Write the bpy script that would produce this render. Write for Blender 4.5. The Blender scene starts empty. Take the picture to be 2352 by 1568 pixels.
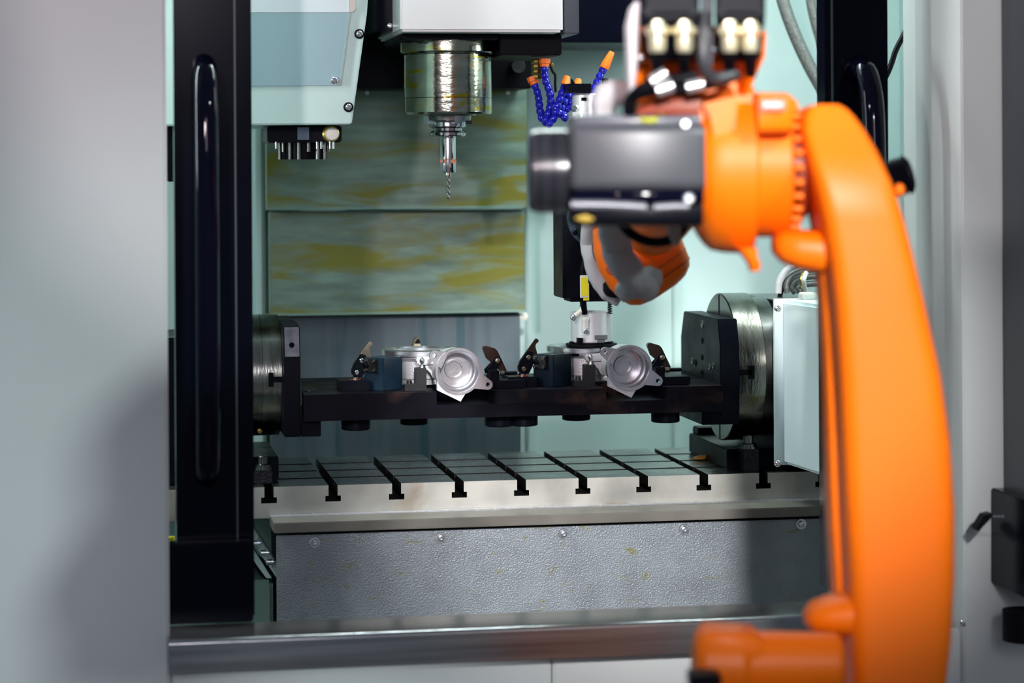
import bpy, bmesh, math, random
from mathutils import Vector, Matrix
random.seed(7)
SC = bpy.context.scene
COL = SC.collection
PI = math.pi

# ------------------------------------------------------------------ camera
FPX = 5530.0                      # focal length in pixels of a 2352 wide frame (about 85 mm)
YAW = math.atan(965 / FPX); ROLL = 0.006
CAM = Vector((0, -3.774, 0.494))
PV = 389.0                        # image row of the principal point
Fw = Vector((math.sin(YAW), math.cos(YAW), 0))
R0 = Vector((math.cos(YAW), -math.sin(YAW), 0)); U0 = Vector((0, 0, 1))
Rt = R0 * math.cos(ROLL) - U0 * math.sin(ROLL)
Up = U0 * math.cos(ROLL) + R0 * math.sin(ROLL)
cd = bpy.data.cameras.new('camera'); cam = bpy.data.objects.new('camera', cd); COL.objects.link(cam)
cd.sensor_width = 36; cd.lens = FPX / 2352 * 36; cd.shift_y = -(784 - PV) / 2352
cd.clip_start = .05; cd.clip_end = 60
cd.dof.use_dof = True; cd.dof.focus_distance = 3.86; cd.dof.aperture_fstop = 3.0
m = Matrix((Rt, Up, -Fw)).transposed().to_4x4(); m.translation = CAM
cam.matrix_world = m
SC.camera = cam

def ray0(u, v): return Fw + Rt * ((u - 1176) / FPX) + Up * ((PV - v) / FPX)
# ------------------------------------------------------------------ world and lights
w = bpy.data.worlds.new('world'); SC.world = w; w.use_nodes = True
bg = w.node_tree.nodes['Background']; bg.inputs[0].default_value = (.60, .74, .90, 1); bg.inputs[1].default_value = .19
SC.view_settings.view_transform = 'Standard'; SC.view_settings.look = 'None'
SC.view_settings.gamma = 1; SC.view_settings.use_curve_mapping = False
SC.view_settings.exposure = 0.4

def area(name, loc, target, size, power, col=(1, 1, 1), size_y=None):
    l = bpy.data.lights.new(name, 'AREA'); l.energy = power; l.color = col; l.size = size
    if size_y: l.shape = 'RECTANGLE'; l.size_y = size_y
    o = bpy.data.objects.new(name, l); COL.objects.link(o); o.location = loc
    o.rotation_euler = (Vector(target) - Vector(loc)).to_track_quat('-Z', 'Y').to_euler()
    return o
def spot(name, loc, target, power, radius_at, col, blend=.12, rad=.1):
    l = bpy.data.lights.new(name, 'SPOT'); l.energy = power; l.color = col; l.shadow_soft_size = rad; l.spot_blend = blend
    d_ = Vector(target) - Vector(loc); l.spot_size = 2 * math.atan(radius_at / d_.length)
    o = bpy.data.objects.new(name, l); COL.objects.link(o); o.location = loc; o.rotation_euler = d_.to_track_quat('-Z', 'Y').to_euler(); return o
def cp(lx, up, d): return CAM + R0 * lx + U0 * up + Fw * d
hall_key = spot('hall_and_fill_spot', cp(.36, 1.35, -2.2), tuple(CAM + ray0(1520, 1060) * 3.9), 1450, .485, (1.0, .97, .96), .28, .13)
hall_side = spot('hall_and_fill_spot', cp(2.35, 2.08, .70), tuple(CAM + ray0(60, 1230) * 3.3), 390, .56, (.86, 1.0, .97), .75, .13)
spot('hall_and_fill_spot', cp(-.7, -.1, .2), tuple(CAM + ray0(830, 1980) * 3.25), 210, .31, (.88, .97, 1.0), .3, .1)  # added fill for the lower cabinet, in place of light bounced off the floor
spot('hall_and_fill_spot', cp(-1.5, .5, -.4), tuple(CAM + ray0(40, 1330) * 3.3), 75, .30, (.90, .86, 1.0), .7, .15)  # added lavender fill that lifts the shadow on the left panel
spot('hall_and_fill_spot', cp(-.9, 1.1, -1.8), tuple(CAM + ray0(883, 14) * 3.33), 350, .545, (1.0, .80, .84))
spot('hall_and_fill_spot', cp(-1.2, 1.0, 1.5), tuple(CAM + ray0(2570, 60) * 3.2), 210, .385, (1.0, .90, .90))
machine_lamp = area('machine_lamp', (.72, .0, 1.28), (.72, .55, 0), 1.1, 20, (.86, 1.0, .97), .08)
area('hall_fill', cp(.35, 1.1, -2.6), tuple(CAM + ray0(800, 1100) * 3.6), 1.1, 34, (.92, .90, 1.0))  # large soft fill light added behind the camera, no real window
area('machine_lamp', (-.36, -.22, .78), (.75, .16, .4), .05, 7, (.92, 1.0, .98), .8)
area('machine_lamp', (1.50, -.20, .85), (.75, .0, .4), .05, 2.8, (.92, 1.0, .98), .7)

# ------------------------------------------------------------------ pixel <-> world helpers
def ray(u, v): return Fw + Rt * ((u - 1176) / FPX) + Up * ((PV - v) / FPX)
def PD(u, v, d): return CAM + ray(u, v) * d
def PY(u, v, Y): r = ray(u, v); return CAM + r * ((Y - CAM.y) / r.y)
def PX(u, v, X): r = ray(u, v); return CAM + r * ((X - CAM.x) / r.x)
def PZ(u, v, Z): r = ray(u, v); return CAM + r * ((Z - CAM.z) / r.z)
def X(u, Y, v=784): return PY(u, v, Y).x
def Z(v, Y, u=1176): return PY(u, v, Y).z
V = Vector

# ------------------------------------------------------------------ materials
MATS = {}
def mat(name, col, rough=.5, metal=0, var=0, vs=8, bump=0, bs=60, stretch=(1, 1, 1), col2=None, lo=.5, hi=.65, s2=4, st2=(1, 1, 1), rough2=None, coat=0, emis=None, trans=0, spec=None):
    if name in MATS: return MATS[name]
    M = bpy.data.materials.new(name); M.use_nodes = True; nt = M.node_tree; N = nt.nodes; L = nt.links
    b = N['Principled BSDF']; b.inputs['Roughness'].default_value = rough; b.inputs['Metallic'].default_value = metal
    b.inputs['Base Color'].default_value = (*col, 1)
    if spec is not None: b.inputs['Specular IOR Level'].default_value = spec
    if coat: b.inputs['Coat Weight'].default_value = coat; b.inputs['Coat Roughness'].default_value = .08
    if trans: b.inputs['Transmission Weight'].default_value = trans
    if emis: b.inputs['Emission Color'].default_value = (*emis[0], 1); b.inputs['Emission Strength'].default_value = emis[1]
    tc = N.new('ShaderNodeTexCoord')
    def noise(scale, st, detail=4):
        mp = N.new('ShaderNodeMapping'); mp.inputs['Scale'].default_value = st; L.new(tc.outputs['Object'], mp.inputs[0])
        n = N.new('ShaderNodeTexNoise'); n.inputs['Scale'].default_value = scale; n.inputs['Detail'].default_value = detail
        L.new(mp.outputs[0], n.inputs['Vector']); return n
    out = None
    if var:
        n = noise(vs, stretch); mr = N.new('ShaderNodeMapRange'); mr.inputs[1].default_value = .3; mr.inputs[2].default_value = .7
        mr.inputs[3].default_value = 1 - var; mr.inputs[4].default_value = 1 + var * .6
        L.new(n.outputs[0], mr.inputs[0])
        mx = N.new('ShaderNodeVectorMath'); mx.operation = 'SCALE'; mx.inputs[0].default_value = col; L.new(mr.outputs[0], mx.inputs['Scale'])
        out = mx.outputs[0]
        rr = N.new('ShaderNodeMapRange'); rr.inputs[1].default_value = .3; rr.inputs[2].default_value = .7
        rr.inputs[3].default_value = max(.05, rough * (1 - var * .7)); rr.inputs[4].default_value = min(1, rough * (1 + var * .7))
        L.new(n.outputs[0], rr.inputs[0]); L.new(rr.outputs[0], b.inputs['Roughness'])
    if col2:
        n2 = noise(s2, st2, 6); n2.inputs['Distortion'].default_value = .6
        mr = N.new('ShaderNodeMapRange'); mr.inputs[1].default_value = lo; mr.inputs[2].default_value = hi; L.new(n2.outputs[0], mr.inputs[0])
        mix = N.new('ShaderNodeMix'); mix.data_type = 'RGBA'; L.new(mr.outputs[0], mix.inputs[0])
        if out: L.new(out, mix.inputs[6])
        else: mix.inputs[6].default_value = (*col, 1)
        mix.inputs[7].default_value = (*col2, 1); out = mix.outputs[2]
    if out: L.new(out, b.inputs['Base Color'])
    if bump:
        nb = noise(bs, stretch, 3); bp = N.new('ShaderNodeBump'); bp.inputs['Strength'].default_value = bump; bp.inputs['Distance'].default_value = .002
        L.new(nb.outputs[0], bp.inputs['Height']); L.new(bp.outputs[0], b.inputs['Normal'])
    MATS[name] = M; return M

CABINET = mat('cabinet_paint', (.46, .49, .49), .42, 0, .05, 3, .05, 300)
TEAL = mat('interior_teal_paint', (.50, .655, .64), .38, 0, .06, 5)
MAGP = mat('magazine_teal_paint', (.50, .68, .65), .35, 0, .04, 5)
MAGB = mat('magazine_blue_grey', (.27, .42, .46), .4, 0, .05, 6)
OFFW = mat('head_white_paint', (.80, .80, .80), .35, 0, .03)
COVERW = mat('rotary_cover_white', (.62, .73, .75), .32, 0, .05, 6)
BLKP = mat('black_door_paint', (.002, .0025, .007), .16, 0, .2, 6, spec=.08)
BLKG = mat('gloss_black', (.002, .002, .008), .06, 0, spec=.12)
BLKM = mat('matt_black', (.002, .002, .004), .5, spec=.1)
STAIN = mat('stained_stainless', (.150, .225, .185), .40, .15, .32, 12, .12, 30, (1, 1, 5), (.15, .15, .012), .50, .62, 6, (.8, 1, 3.2))
STAINL = mat('blue_grey_stainless', (.095, .13, .15), .42, .40, .15, 9, .05, 30, (5, 1, .3), (.05, .10, .12), .63, .68, 9, (3, 1, .08))
STEEL = mat('brushed_steel', (.55, .54, .50), .24, 1, .35, 20, .12, 90, (1, 1, 4), (.28, .22, .07), .60, .75, 16)
STEELD = mat('dark_steel', (.20, .21, .20), .30, 1, .3, 18, .06, 80)
TABLEF = mat('table_cast_iron', (.40, .395, .36), .42, .45, .22, 14, .05, 300, (1, 1, 1), (.22, .13, .05), .58, .76, 9)
TABLET = mat('table_top_ground', (.17, .20, .18), .27, .85, .35, 12, .04, 200, (1, 3, 1), (.09, .07, .05), .6, .8, 12)
SADDLE = mat('saddle_steel', (.16, .15, .13), .42, .3, .25, 9, .08, 120, (1, 1, 1))
PANELG = mat('grey_textured_panel', (.22, .25, .275), .40, .35, .18, 14, .45, 420, (1, 1, 1), (.20, .19, .07), .62, .72, 30, (1, 1, 2.4))
SLOTSHADE = mat('slot_shade', (.006, .006, .006), .6, spec=.15)  # near-black colour stands in for shade inside the slots and grooves
RAIL = mat('rail_stainless', (.27, .27, .28), .2, .9, .25, 6, .05, 60, (.4, 1, 14))
BLOX = mat('black_oxide', (.005, .005, .009), .42, .03, .35, 12, .05, 200, (1, 1, 1), (.07, .038, .026), .60, .82, 9, spec=.05)
BLOXC = mat('black_oxide_clean', (.0035, .0045, .009), .36, .0, .3, 20, spec=.07)
BLUEB = mat('blued_block', (.007, .022, .042), .4, .2, .35, 18, .05, 200, (1, 1, 1), (.03, .025, .02), .6, .8, 20)
BLUED = mat('dark_blue_block', (.005, .012, .026), .35, .4, .3, 18, .05, 200)
ALU = mat('machined_aluminium', (.66, .67, .70), .25, .95, .12, 25, .04, 200)
ALUC = mat('cast_aluminium', (.58, .59, .62), .45, .6, .06, 25, .25, 500)
ALUW = mat('anodised_white_aluminium', (.83, .86, .88), .30, .35, .04)
CHROME = mat('chrome', (.85, .85, .87), .12, 1)
ZINC = mat('zinc_screw', (.72, .76, .80), .25, .9, .15, 200)
BRONZE = mat('clamp_bronze_steel', (.27, .23, .17), .28, .9, .3, 40)
BROWN = mat('clamp_dark_brown', (.07, .045, .035), .28, .8, .3, 30)
TAN = mat('clamp_tan', (.42, .37, .27), .35, .6, .2, 40)
BRASS = mat('brass', (.33, .25, .06), .3, .9, .3, 40)
GOLD = mat('gold_connector', (1, .9, .62), .3, .8)
ORANGE = mat('robot_orange', (.86, .155, .001), .42, 0, .05, 5, spec=.25)
ORANGEP = mat('orange_plastic', (1.0, .20, .01), .4)
BLUEP = mat('blue_plastic', (.008, .012, .48), .22, coat=.4)
GREYC = mat('motor_cover_grey', (.055, .055, .065), .38, 0, .08, 9, .03, 300)
MOTB = mat('motor_black', (.003, .003, .006), .4, spec=.08)
FABG = mat('grey_fabric', (.34, .37, .38), .75, 0, .15, 25, .3, 60)
FABW = mat('white_fabric', (.46, .46, .48), .8, 0, .06, 25, .3, 40)
YEL = mat('yellow_label', (.95, .85, .01), .5)
WHT = mat('white_plastic', (.80, .78, .72), .4)
YELG = mat('yellow_green_ring', (.45, .45, .02), .5)
REDL = mat('red_print', (.9, .05, .03), .5)
HOSE = mat('braided_hose', (.17, .18, .17), .35, .2, .35, 200, .3, 260)
GREENW = mat('green_grey_paint', (.16, .26, .22), .45, 0, .15, 8)
FLOORM = mat('shop_floor', (.25, .27, .27), .35, 0, .1, 2)
OILB = mat('resin_amber', (.75, .36, .06), .3, 0, .2, 60)
RUST = mat('rubber_orange', (.55, .12, .01), .5)

# ------------------------------------------------------------------ mesh builder
def basis(ax):
    ax = ax.normalized(); a = V((0, 0, 1)) if abs(ax.z) < .9 else V((1, 0, 0))
    p = ax.cross(a).normalized(); return p, ax.cross(p).normalized(), ax
def smooth_path(pts, n=6):
    pts = [V(p) for p in pts]; out = []
    for i in range(len(pts) - 1):
        p0 = pts[max(i - 1, 0)]; p1 = pts[i]; p2 = pts[i + 1]; p3 = pts[min(i + 2, len(pts) - 1)]
        for k in range(n):
            t = k / n
            out.append(.5 * ((2 * p1) + (p2 - p0) * t + (2 * p0 - 5 * p1 + 4 * p2 - p3) * t * t + (3 * p1 - p0 - 3 * p2 + p3) * t ** 3))
    out.append(pts[-1]); return out
class MB:
    def __init__(s): s.bm = bmesh.new()
    def loft(s, rings, cap=True, closed=False):
        bm = s.bm; R = [[bm.verts.new(p) for p in r] for r in rings]; n = len(R[0])
        pairs = list(zip(R[:-1], R[1:])) + ([(R[-1], R[0])] if closed else [])
        for a, b in pairs:
            for i in range(n):
                j = (i + 1) % n; bm.faces.new((a[i], a[j], b[j], b[i]))
        if cap and not closed:
            bm.faces.new(R[0][::-1]); bm.faces.new(R[-1])
        return s
    def box(s, a, b):
        x0, x1 = sorted((a[0], b[0])); y0, y1 = sorted((a[1], b[1])); z0, z1 = sorted((a[2], b[2]))
        return s.loft([[V((x0, y0, z)), V((x1, y0, z)), V((x1, y1, z)), V((x0, y1, z))] for z in (z0, z1)])
    def obox(s, c, ex, ey, ez):      # oriented box, half vectors
        c = V(c); return s.loft([[c - ex - ey + k * ez, c + ex - ey + k * ez, c + ex + ey + k * ez, c - ex + ey + k * ez] for k in (-1, 1)])
    def prism(s, poly, vec):         # planar polygon swept along vec
        poly = [V(p) for p in poly]; vec = V(vec); return s.loft([poly, [p + vec for p in poly]])
    def cyl(s, a, b, r, r2=None, n=28):
        a = V(a); b = V(b); r2 = r if r2 is None else r2; p, q, _ = basis(b - a)
        return s.loft([[c + (p * math.cos(2 * PI * i / n) + q * math.sin(2 * PI * i / n)) * rr for i in range(n)] for c, rr in ((a, r), (b, r2))])
    def lathe(s, o, ax, prof, n=40, cap=True):   # prof [(r, h)] ; may be an inner-outer closed loop when cap is False
        o = V(o); p, q, ax = basis(V(ax))
        rings = [[o + ax * h + (p * math.cos(2 * PI * i / n) + q * math.sin(2 * PI * i / n)) * max(r, 1e-5) for i in range(n)] for r, h in prof]
        return s.loft(rings, cap, not cap)
    def tube(s, pts, r, n=12, sm=6):
        pts = smooth_path(pts, sm) if sm else [V(p) for p in pts]; rings = []; N = len(pts); up = None
        for i, p in enumerate(pts):
            t = (pts[min(i + 1, N - 1)] - pts[max(i - 1, 0)]).normalized()
            if up is None: up = basis(t)[0]
            up = (up - t * up.dot(t)).normalized(); w_ = t.cross(up)
            rr = r(i / (N - 1)) if callable(r) else r
            rings.append([p + (up * math.cos(2 * PI * k / n) + w_ * math.sin(2 * PI * k / n)) * rr for k in range(n)])
        return s.loft(rings)
    def sph(s, c, r, sx=1, sy=1, sz=1, seg=16):
        mt = Matrix.Translation(V(c)) @ Matrix.Diagonal((r * sx, r * sy, r * sz, 1)); bmesh.ops.create_uvsphere(s.bm, u_segments=seg, v_segments=seg // 2, radius=1, matrix=mt); return s
    def sup(s, secs, n=24, e=3.2):   # superellipse loft: (centre, half vector a, half vector b)
        rings = []
        for c, a, b in secs:
            c = V(c); r = []
            for k in range(n):
                t = 2 * PI * k / n; ct, st = math.cos(t), math.sin(t)
                r.append(c + a * (math.copysign(abs(ct) ** (2 / e), ct)) + b * (math.copysign(abs(st) ** (2 / e), st)))
            rings.append(r)
        return s.loft(rings)

def obj(name, mb, material, parent=None, bevel=0, seg=2, ang=32, origin=None):
    bm = mb.bm; bmesh.ops.recalc_face_normals(bm, faces=bm.faces)
    if bevel:
        es = [e for e in bm.edges if len(e.link_faces) == 2 and e.calc_face_angle(0) > math.radians(ang)]
        bmesh.ops.bevel(bm, geom=es, offset=bevel, segments=seg, affect='EDGES', clamp_overlap=True)
    for f in bm.faces: f.smooth = True
    for e in bm.edges:
        if len(e.link_faces) != 2 or e.calc_face_angle(0) > math.radians(ang): e.smooth = False
    if parent is None:
        if origin is None:
            xs = [v.co.x for v in bm.verts]; ys = [v.co.y for v in bm.verts]; zs = [v.co.z for v in bm.verts]
            origin = V(((min(xs) + max(xs)) / 2, (min(ys) + max(ys)) / 2, min(zs)))
    else: origin = V(parent['_o'])
    bmesh.ops.translate(bm, verts=bm.verts, vec=-origin)
    me = bpy.data.meshes.new(name); bm.to_mesh(me); bm.free()
    o = bpy.data.objects.new(name, me); COL.objects.link(o); me.materials.append(material)
    if parent is None: o.location = origin
    else: o.parent = parent
    o['_o'] = tuple(origin)
    return o
def thing(name, label, cat, loc, group=None):
    o = bpy.data.objects.new(name, None); COL.objects.link(o); o.location = loc; o.empty_display_size = .05
    o['_o'] = tuple(loc); o['label'] = label; o['category'] = cat
    if group: o['group'] = group
    return o
def tag(o, label, cat, group=None):
    o['label'] = label; o['category'] = cat
    if group: o['group'] = group
    return o
def struct(o): o['kind'] = 'structure'; return o
def lab(o, label): o['label'] = label; return o
def dup(root, off, label=None):
    r = root.copy(); COL.objects.link(r); r.location = root.location + V(off)
    if label: r['label'] = label
    def rec(a, b):
        for ch in list(a.children):
            c = ch.copy(); COL.objects.link(c); c.parent = b; rec(ch, c)
    rec(root, r); return r
def screw(parent, p, n, r, material=None, name='screw', washer=True):   # button head socket screw with washer facing n
    p = V(p); n = V(n).normalized(); mb = MB()
    if washer: mb.lathe(p, n, [(r, 0), (r, r * .12), (r * .93, r * .2), (r * .35, r * .2)], 24)
    k = .68 if washer else 1
    mb.lathe(p + n * r * .19, n, [(r * k, 0), (r * k * .97, r * .18), (r * k * .8, r * .36), (r * k * .42, r * .46), (r * k * .36, r * .18), (.0001, r * .18)], 24)
    return obj(name, mb, material or ZINC, parent)
# ================================================================== structure
YF = -.50
struct(obj('floor', MB().box((-4, -7, -1.06), (5, 3, -1.0)), FLOORM))
struct(obj('wall_back', MB().box((-.45, .80, -.98), (1.62, .84, 1.35)), TEAL))
struct(obj('wall_right', MB().box((1.58, -.30, -.98), (1.62, .80, 1.35)), TEAL))
struct(obj('wall_left', MB().box((-.49, -.30, -.98), (-.45, .84, 1.35)), TEAL))
struct(obj('ceiling', MB().box((-.49, -.30, 1.35), (1.62, .84, 1.38)), TEAL))
o = struct(obj('trim_1', MB().box((X(1546, .79, 700), .785, -.6), (X(1568, .79, 700), .80, .75)).box((X(1210, .79), .79, -.6), (X(1228, .79), .80, .75)), TEAL, bevel=.003))
struct(obj('trim_2', MB().box((X(590, .7), .70, -.6), (X(606, .7), .80, 1.2)), TEAL, bevel=.003))

# ================================================================== cabinet front
cab = thing('machine_cabinet', 'pale grey machine cabinet front framing the open doorway on both sides and below', 'cabinet', (.4, YF, -1.0))
x385 = X(385.5, YF)
o = obj('side_panel', MB().box((-2.4, YF, -.998), (x385, YF + .03, 1.3)), CABINET, cab, bevel=.004)
xs_ = X(1272, YF, 1530); zl = Z(1500, YF, 1574) + .015
xr1 = X(2212, YF, 784)
obj('lower_panel', MB().box((x385 + .001, YF + .012, -.998), (xs_ - .001, YF + .03, zl)), CABINET, cab, bevel=.003)
obj('lower_panel', MB().box((xs_ + .001, YF + .012, -.998), (xr1, YF + .03, zl)), CABINET, cab, bevel=.003)
# right jamb: return facing the doorway, folded lip, front face
J = [(X(2078, -.26), -.26), (X(2098, -.30), -.30), (X(2135, -.36), -.36), (X(2198, -.485), -.485), (X(2212, YF), YF), (2.6, YF), (2.6, YF + .03), (X(2212, YF) + .02, YF + .03), (X(2212, YF) + .02, -.26)]
obj('jamb_panel', MB().prism([V((a, b, -.998)) for a, b in J], (0, 0, 2.3)), CABINET, cab, bevel=.002)
for u, v, Y_ in ((2168, 1434, -.42), (2212, 1432, -.497), (2190, 1474, -.455)):
    p = PY(u, v, Y_); screw(cab, p, (-.6, -.8, 0), .0042, CHROME, washer=False)
# sill rail
sill = thing('sill_rail', 'brushed dark steel rail across the bottom of the doorway', 'rail', (X(1200, YF), YF, Z(1500, YF)))
YR = YF - .03
za = Z(1462, YR, 600); zb = Z(1541, YR, 600)
x0 = X(388, YR, 1500); x1 = X(2150, YR, 1450)
prof = [(YR, zb), *[(YR + .007 - .007 * math.cos(t_ * PI / 16), za - .007 + .007 * math.sin(t_ * PI / 16)) for t_ in range(9)], (YR + .10, za + .001), (YR + .10, za - .01), (YR + .02, zb)]
obj('rail_body', MB().prism([V((x0, a, b)) for a, b in prof], (x1 - x0, 0, 0)), RAIL, sill)
sill['_'] = 0

# ================================================================== doors
def door(name, label, ua, ub, ue, Y_, uh, mirror):
    t = thing(name, label, 'door', (X((ua + ub) / 2, Y_), Y_ + .02, za + .002))
    xa, xb, xe = X(ua, Y_), X(ub, Y_), X(ue, Y_)
    obj('door_stile', MB().box((xa, Y_, za + .002), (xb, Y_ + .05, 1.3)), BLKP, t, bevel=.002)
    obj('door_edge', MB().box((xb, Y_ + .006, za + .002), (xe, Y_ + .05, 1.3)), BLKP, t, bevel=.002)
    xm = xb
    obj('edge_seal', MB().box((xm - .0012, Y_ - .0005, za + .002), (xm + .0012, Y_ + .004, 1.3)), mat('seal_grey', (.03, .05, .06), .35), t)
    p0 = PY(uh, 150, Y_)
    h = [p0 + V((0, 0, .0)), p0 + V((0, -.035, -.012)), p0 + V((0, -.06, -.05)), p0 + V((0, -.068, -.10)), p0 + V((0, -.07, -.16)), p0 + V((0, -.07, -.30)), p0 + V((0, -.07, -.46)), p0 + V((0, -.055, -.54)), p0 + V((0, -.03, -.565)), p0 + V((0, .0, -.57))]
    g = obj('handle', MB().tube(h, .0165, 20), BLKG, t)
    mb = MB(); mb.cyl(p0 + V((0, 0, 0)), p0 + V((0, -.004, 0)), .026); mb.cyl(p0 + V((0, 0, -.57)), p0 + V((0, -.004, -.57)), .026)
    obj('mounting_plate', mb, BLKP, g)
    return t
door('sliding_door', 'black sliding door post with glossy tube handle beside the left panel', 403, 543, 582, -.40, 468, False)
door('sliding_door', 'black sliding door post partly hidden behind the orange arm, on the right', 2044, 1916, 1902, -.36, 1972, True)
d = MB(); Yd = -.4325
d.box((X(385, Yd, 1400), Yd, za + .002), (X(582, Yd, 1400), Yd + .03, Z(1246, Yd, 480)))
tag(obj('door_kick_plate', d, BLKP, bevel=.002), 'black plate at the foot of the left door, on the rail', 'plate')

# ================================================================== telescopic cover on the back
tc = thing('way_cover', 'stainless telescopic way cover with olive oil stains on the back wall', 'cover', (X(910, .62), .66, -.6))
def slab(name, u0, v0, u1, v1, Y_, dep, m_, parent, um=None, bev=.002):
    uc = (u0 + u1) / 2; vc = (v0 + v1) / 2
    return obj(name, MB().box((X(u0, Y_, vc), Y_, Z(v0, Y_, uc)), (X(u1, Y_, vc), Y_ + dep, Z(v1, Y_, uc))), m_, parent, bevel=bev)
slab('cover_plate', 613, 203, 1211, 480, .56, .05, STAIN, tc)
slab('cover_plate', 621, 484, 1206, 719, .60, .05, STAIN, tc)
slab('cover_plate', 625, 722, 1197, 1500, .64, .05, STAINL, tc)
slab('frame_strip', 600, 200, 612, 1500, .70, .09, GREENW, tc)
for i, (a, b, Y_) in enumerate(((480, 478.0, .555), (719, 719, .595))):
    o = MB().box((X(613, Y_), Y_, Z(b, Y_, 910) - .0015), (X(1208, Y_), Y_ + .01, Z(b, Y_, 910) + .0028)); obj('lip', o, GREENW, tc)
for u, v in ((843, 207), (1166, 207)): screw(tc, PY(u, v + 6, .56), (0, -1, 0), .004, WHT, washer=False)
screw(tc, PY(1203, 726, .64), (0, -1, 0), .008, WHT)
# dark column above it
colm = thing('machine_column', 'black machine column and crossbeam behind the spindle', 'column', (X(1015, .42), .6, Z(203, .42)))
slab('column_face', 780, -715, 1219, 203, .42, .36, BLKM, colm)
slab('crossbeam', 1222, -690, 1560, 98, .50, .28, BLKP, colm)
mb = MB(); p = PY(1185, 153, .42); mb.cyl(p, p + V((0, -.03, 0)), .012); obj('pin', mb, STEELD, colm)

# ================================================================== spindle head
Yh = .03
head = thing('headstock', 'white spindle head cover with black underside plates above the spindle', 'machine head', (X(1105, Yh), .2, Z(74, Yh)))
slab('front_cover', 917, -850, 1291, 73, Yh, .30, OFFW, head, bev=.004)
slab('side_bracket', 1292, -840, 1328, 78, Yh + .02, .2, mat('bracket_grey', (.05, .055, .07), .4), head)
slab('base_plate', 925, 74, 1147, 91, Yh + .05, .25, BLOXC, head)
slab('coolant_block', 1149, 75, 1290, 127, Yh + .06, .2, BLKM, head)
slab('rear_bracket', 862, -815, 916, 72, Yh + .10, .2, BLKP, head)
screw(head, PY(895, 59, Yh + .10), (0, -1, 0), .0045, CHROME, washer=False); screw(head, PY(912, 30, Yh + .10), (0, -1, 0), .0045, CHROME, washer=False)
# spindle (axis vertical)
YS = .16; cx = X(1028, YS, 200)
def zz(v): return Z(v, YS, 1028)
def rr(wpx): return wpx / 2 / FPX * (YS - CAM.y) / 1.0 * 1.015
sp = thing('spindle', 'oily machined steel spindle nose under the white head', 'spindle', (cx, YS, zz(262)))
A = V((cx, YS, 0)); UZ = V((0, 0, 1))
def lz(lst): return [(rr(w_), zz(v_)) for w_, v_ in lst]
SPM = mat('oily_spindle_steel', (.36, .37, .30), .17, 1, .3, 14, .25, 60, (1, 1, 3), (.42, .33, .02), .55, .66, 22, (1, 1, 2.6))
obj('clamp_collar', MB().lathe(A, UZ, lz([(200, 93), (216, 95), (218, 99), (218, 121), (214, 124), (200, 125)]), 64), SPM, sp)
obj('spindle_body', MB().lathe(A, UZ, lz([(190, 124), (190, 126), (201, 128), (203, 225), (201, 226), (203, 227), (203, 259), (198, 263), (100, 264)]), 64), SPM, sp)
obj('nose_ring', MB().lathe(A, UZ, lz([(130, 262), (126, 266), (108, 267), (106, 277), (80, 278)]), 48), STEELD, sp)
for k in range(4):
    a = k * PI / 2 + .3; c = V((cx + math.cos(a) * rr(96), YS + math.sin(a) * rr(96), zz(276)))
    e = V((math.cos(a), math.sin(a), 0)) * .006; f = V((-math.sin(a), math.cos(a), 0)) * .007
    obj('drive_key', MB().obox(c, e, f, UZ * .0065), CHROME, sp)
th = thing('tool_holder', 'steel tool holder gripping a small twist drill under the spindle', 'tool holder', (cx, YS, zz(396)))
obj('holder_flange', MB().lathe(A, UZ, lz([(60, 277), (80, 278), (82, 281), (82, 291), (74, 294), (66, 295), (66, 300), (74, 301), (82, 305), (82, 311), (78, 313), (40, 314)]), 48), mat('polished_dark_steel', (.42, .42, .43), .14, 1), th)
obj('holder_shank', MB().lathe(A, UZ, lz([(34, 312), (36, 316), (36, 366), (29, 367), (29, 373), (36, 374), (36, 393), (33, 396), (14, 396)]), 40), mat('bright_steel', (.68, .67, .67), .16, 1), th)
mb = MB()
for k in range(6):
    a = k * PI / 3; c = A + V((math.cos(a) * rr(33), math.sin(a) * rr(33), zz(369.5))); mb.box(c - V((.0016, .0016, .004)), c + V((.0016, .0016, .004)))
obj('nut_slot', mb, CHROME, th)
rings = []; n = 20; zt = zz(394); zbm = zz(457); r = rr(13)
for i in range(81):
    t = i / 80; z_ = zt + (zbm - zt) * t; ring = []
    fl = min(1, max(0, (t - .14) / .05)); tip = min(1, (1 - t) / .05)
    for k in range(n):
        a = 2 * PI * k / n; q = abs(math.cos(a)); k_ = 1 - fl * .5 * (1 - q) ** .7
        tw = a + fl * t * 15
        ring.append(V((cx + math.cos(tw) * r * k_ * tip, YS + math.sin(tw) * r * k_ * tip, z_)))
    rings.append(ring)
obj('drill_bit', MB().loft(rings), mat('drill_steel', (.75, .68, .6), .2, 1), th)

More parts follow.
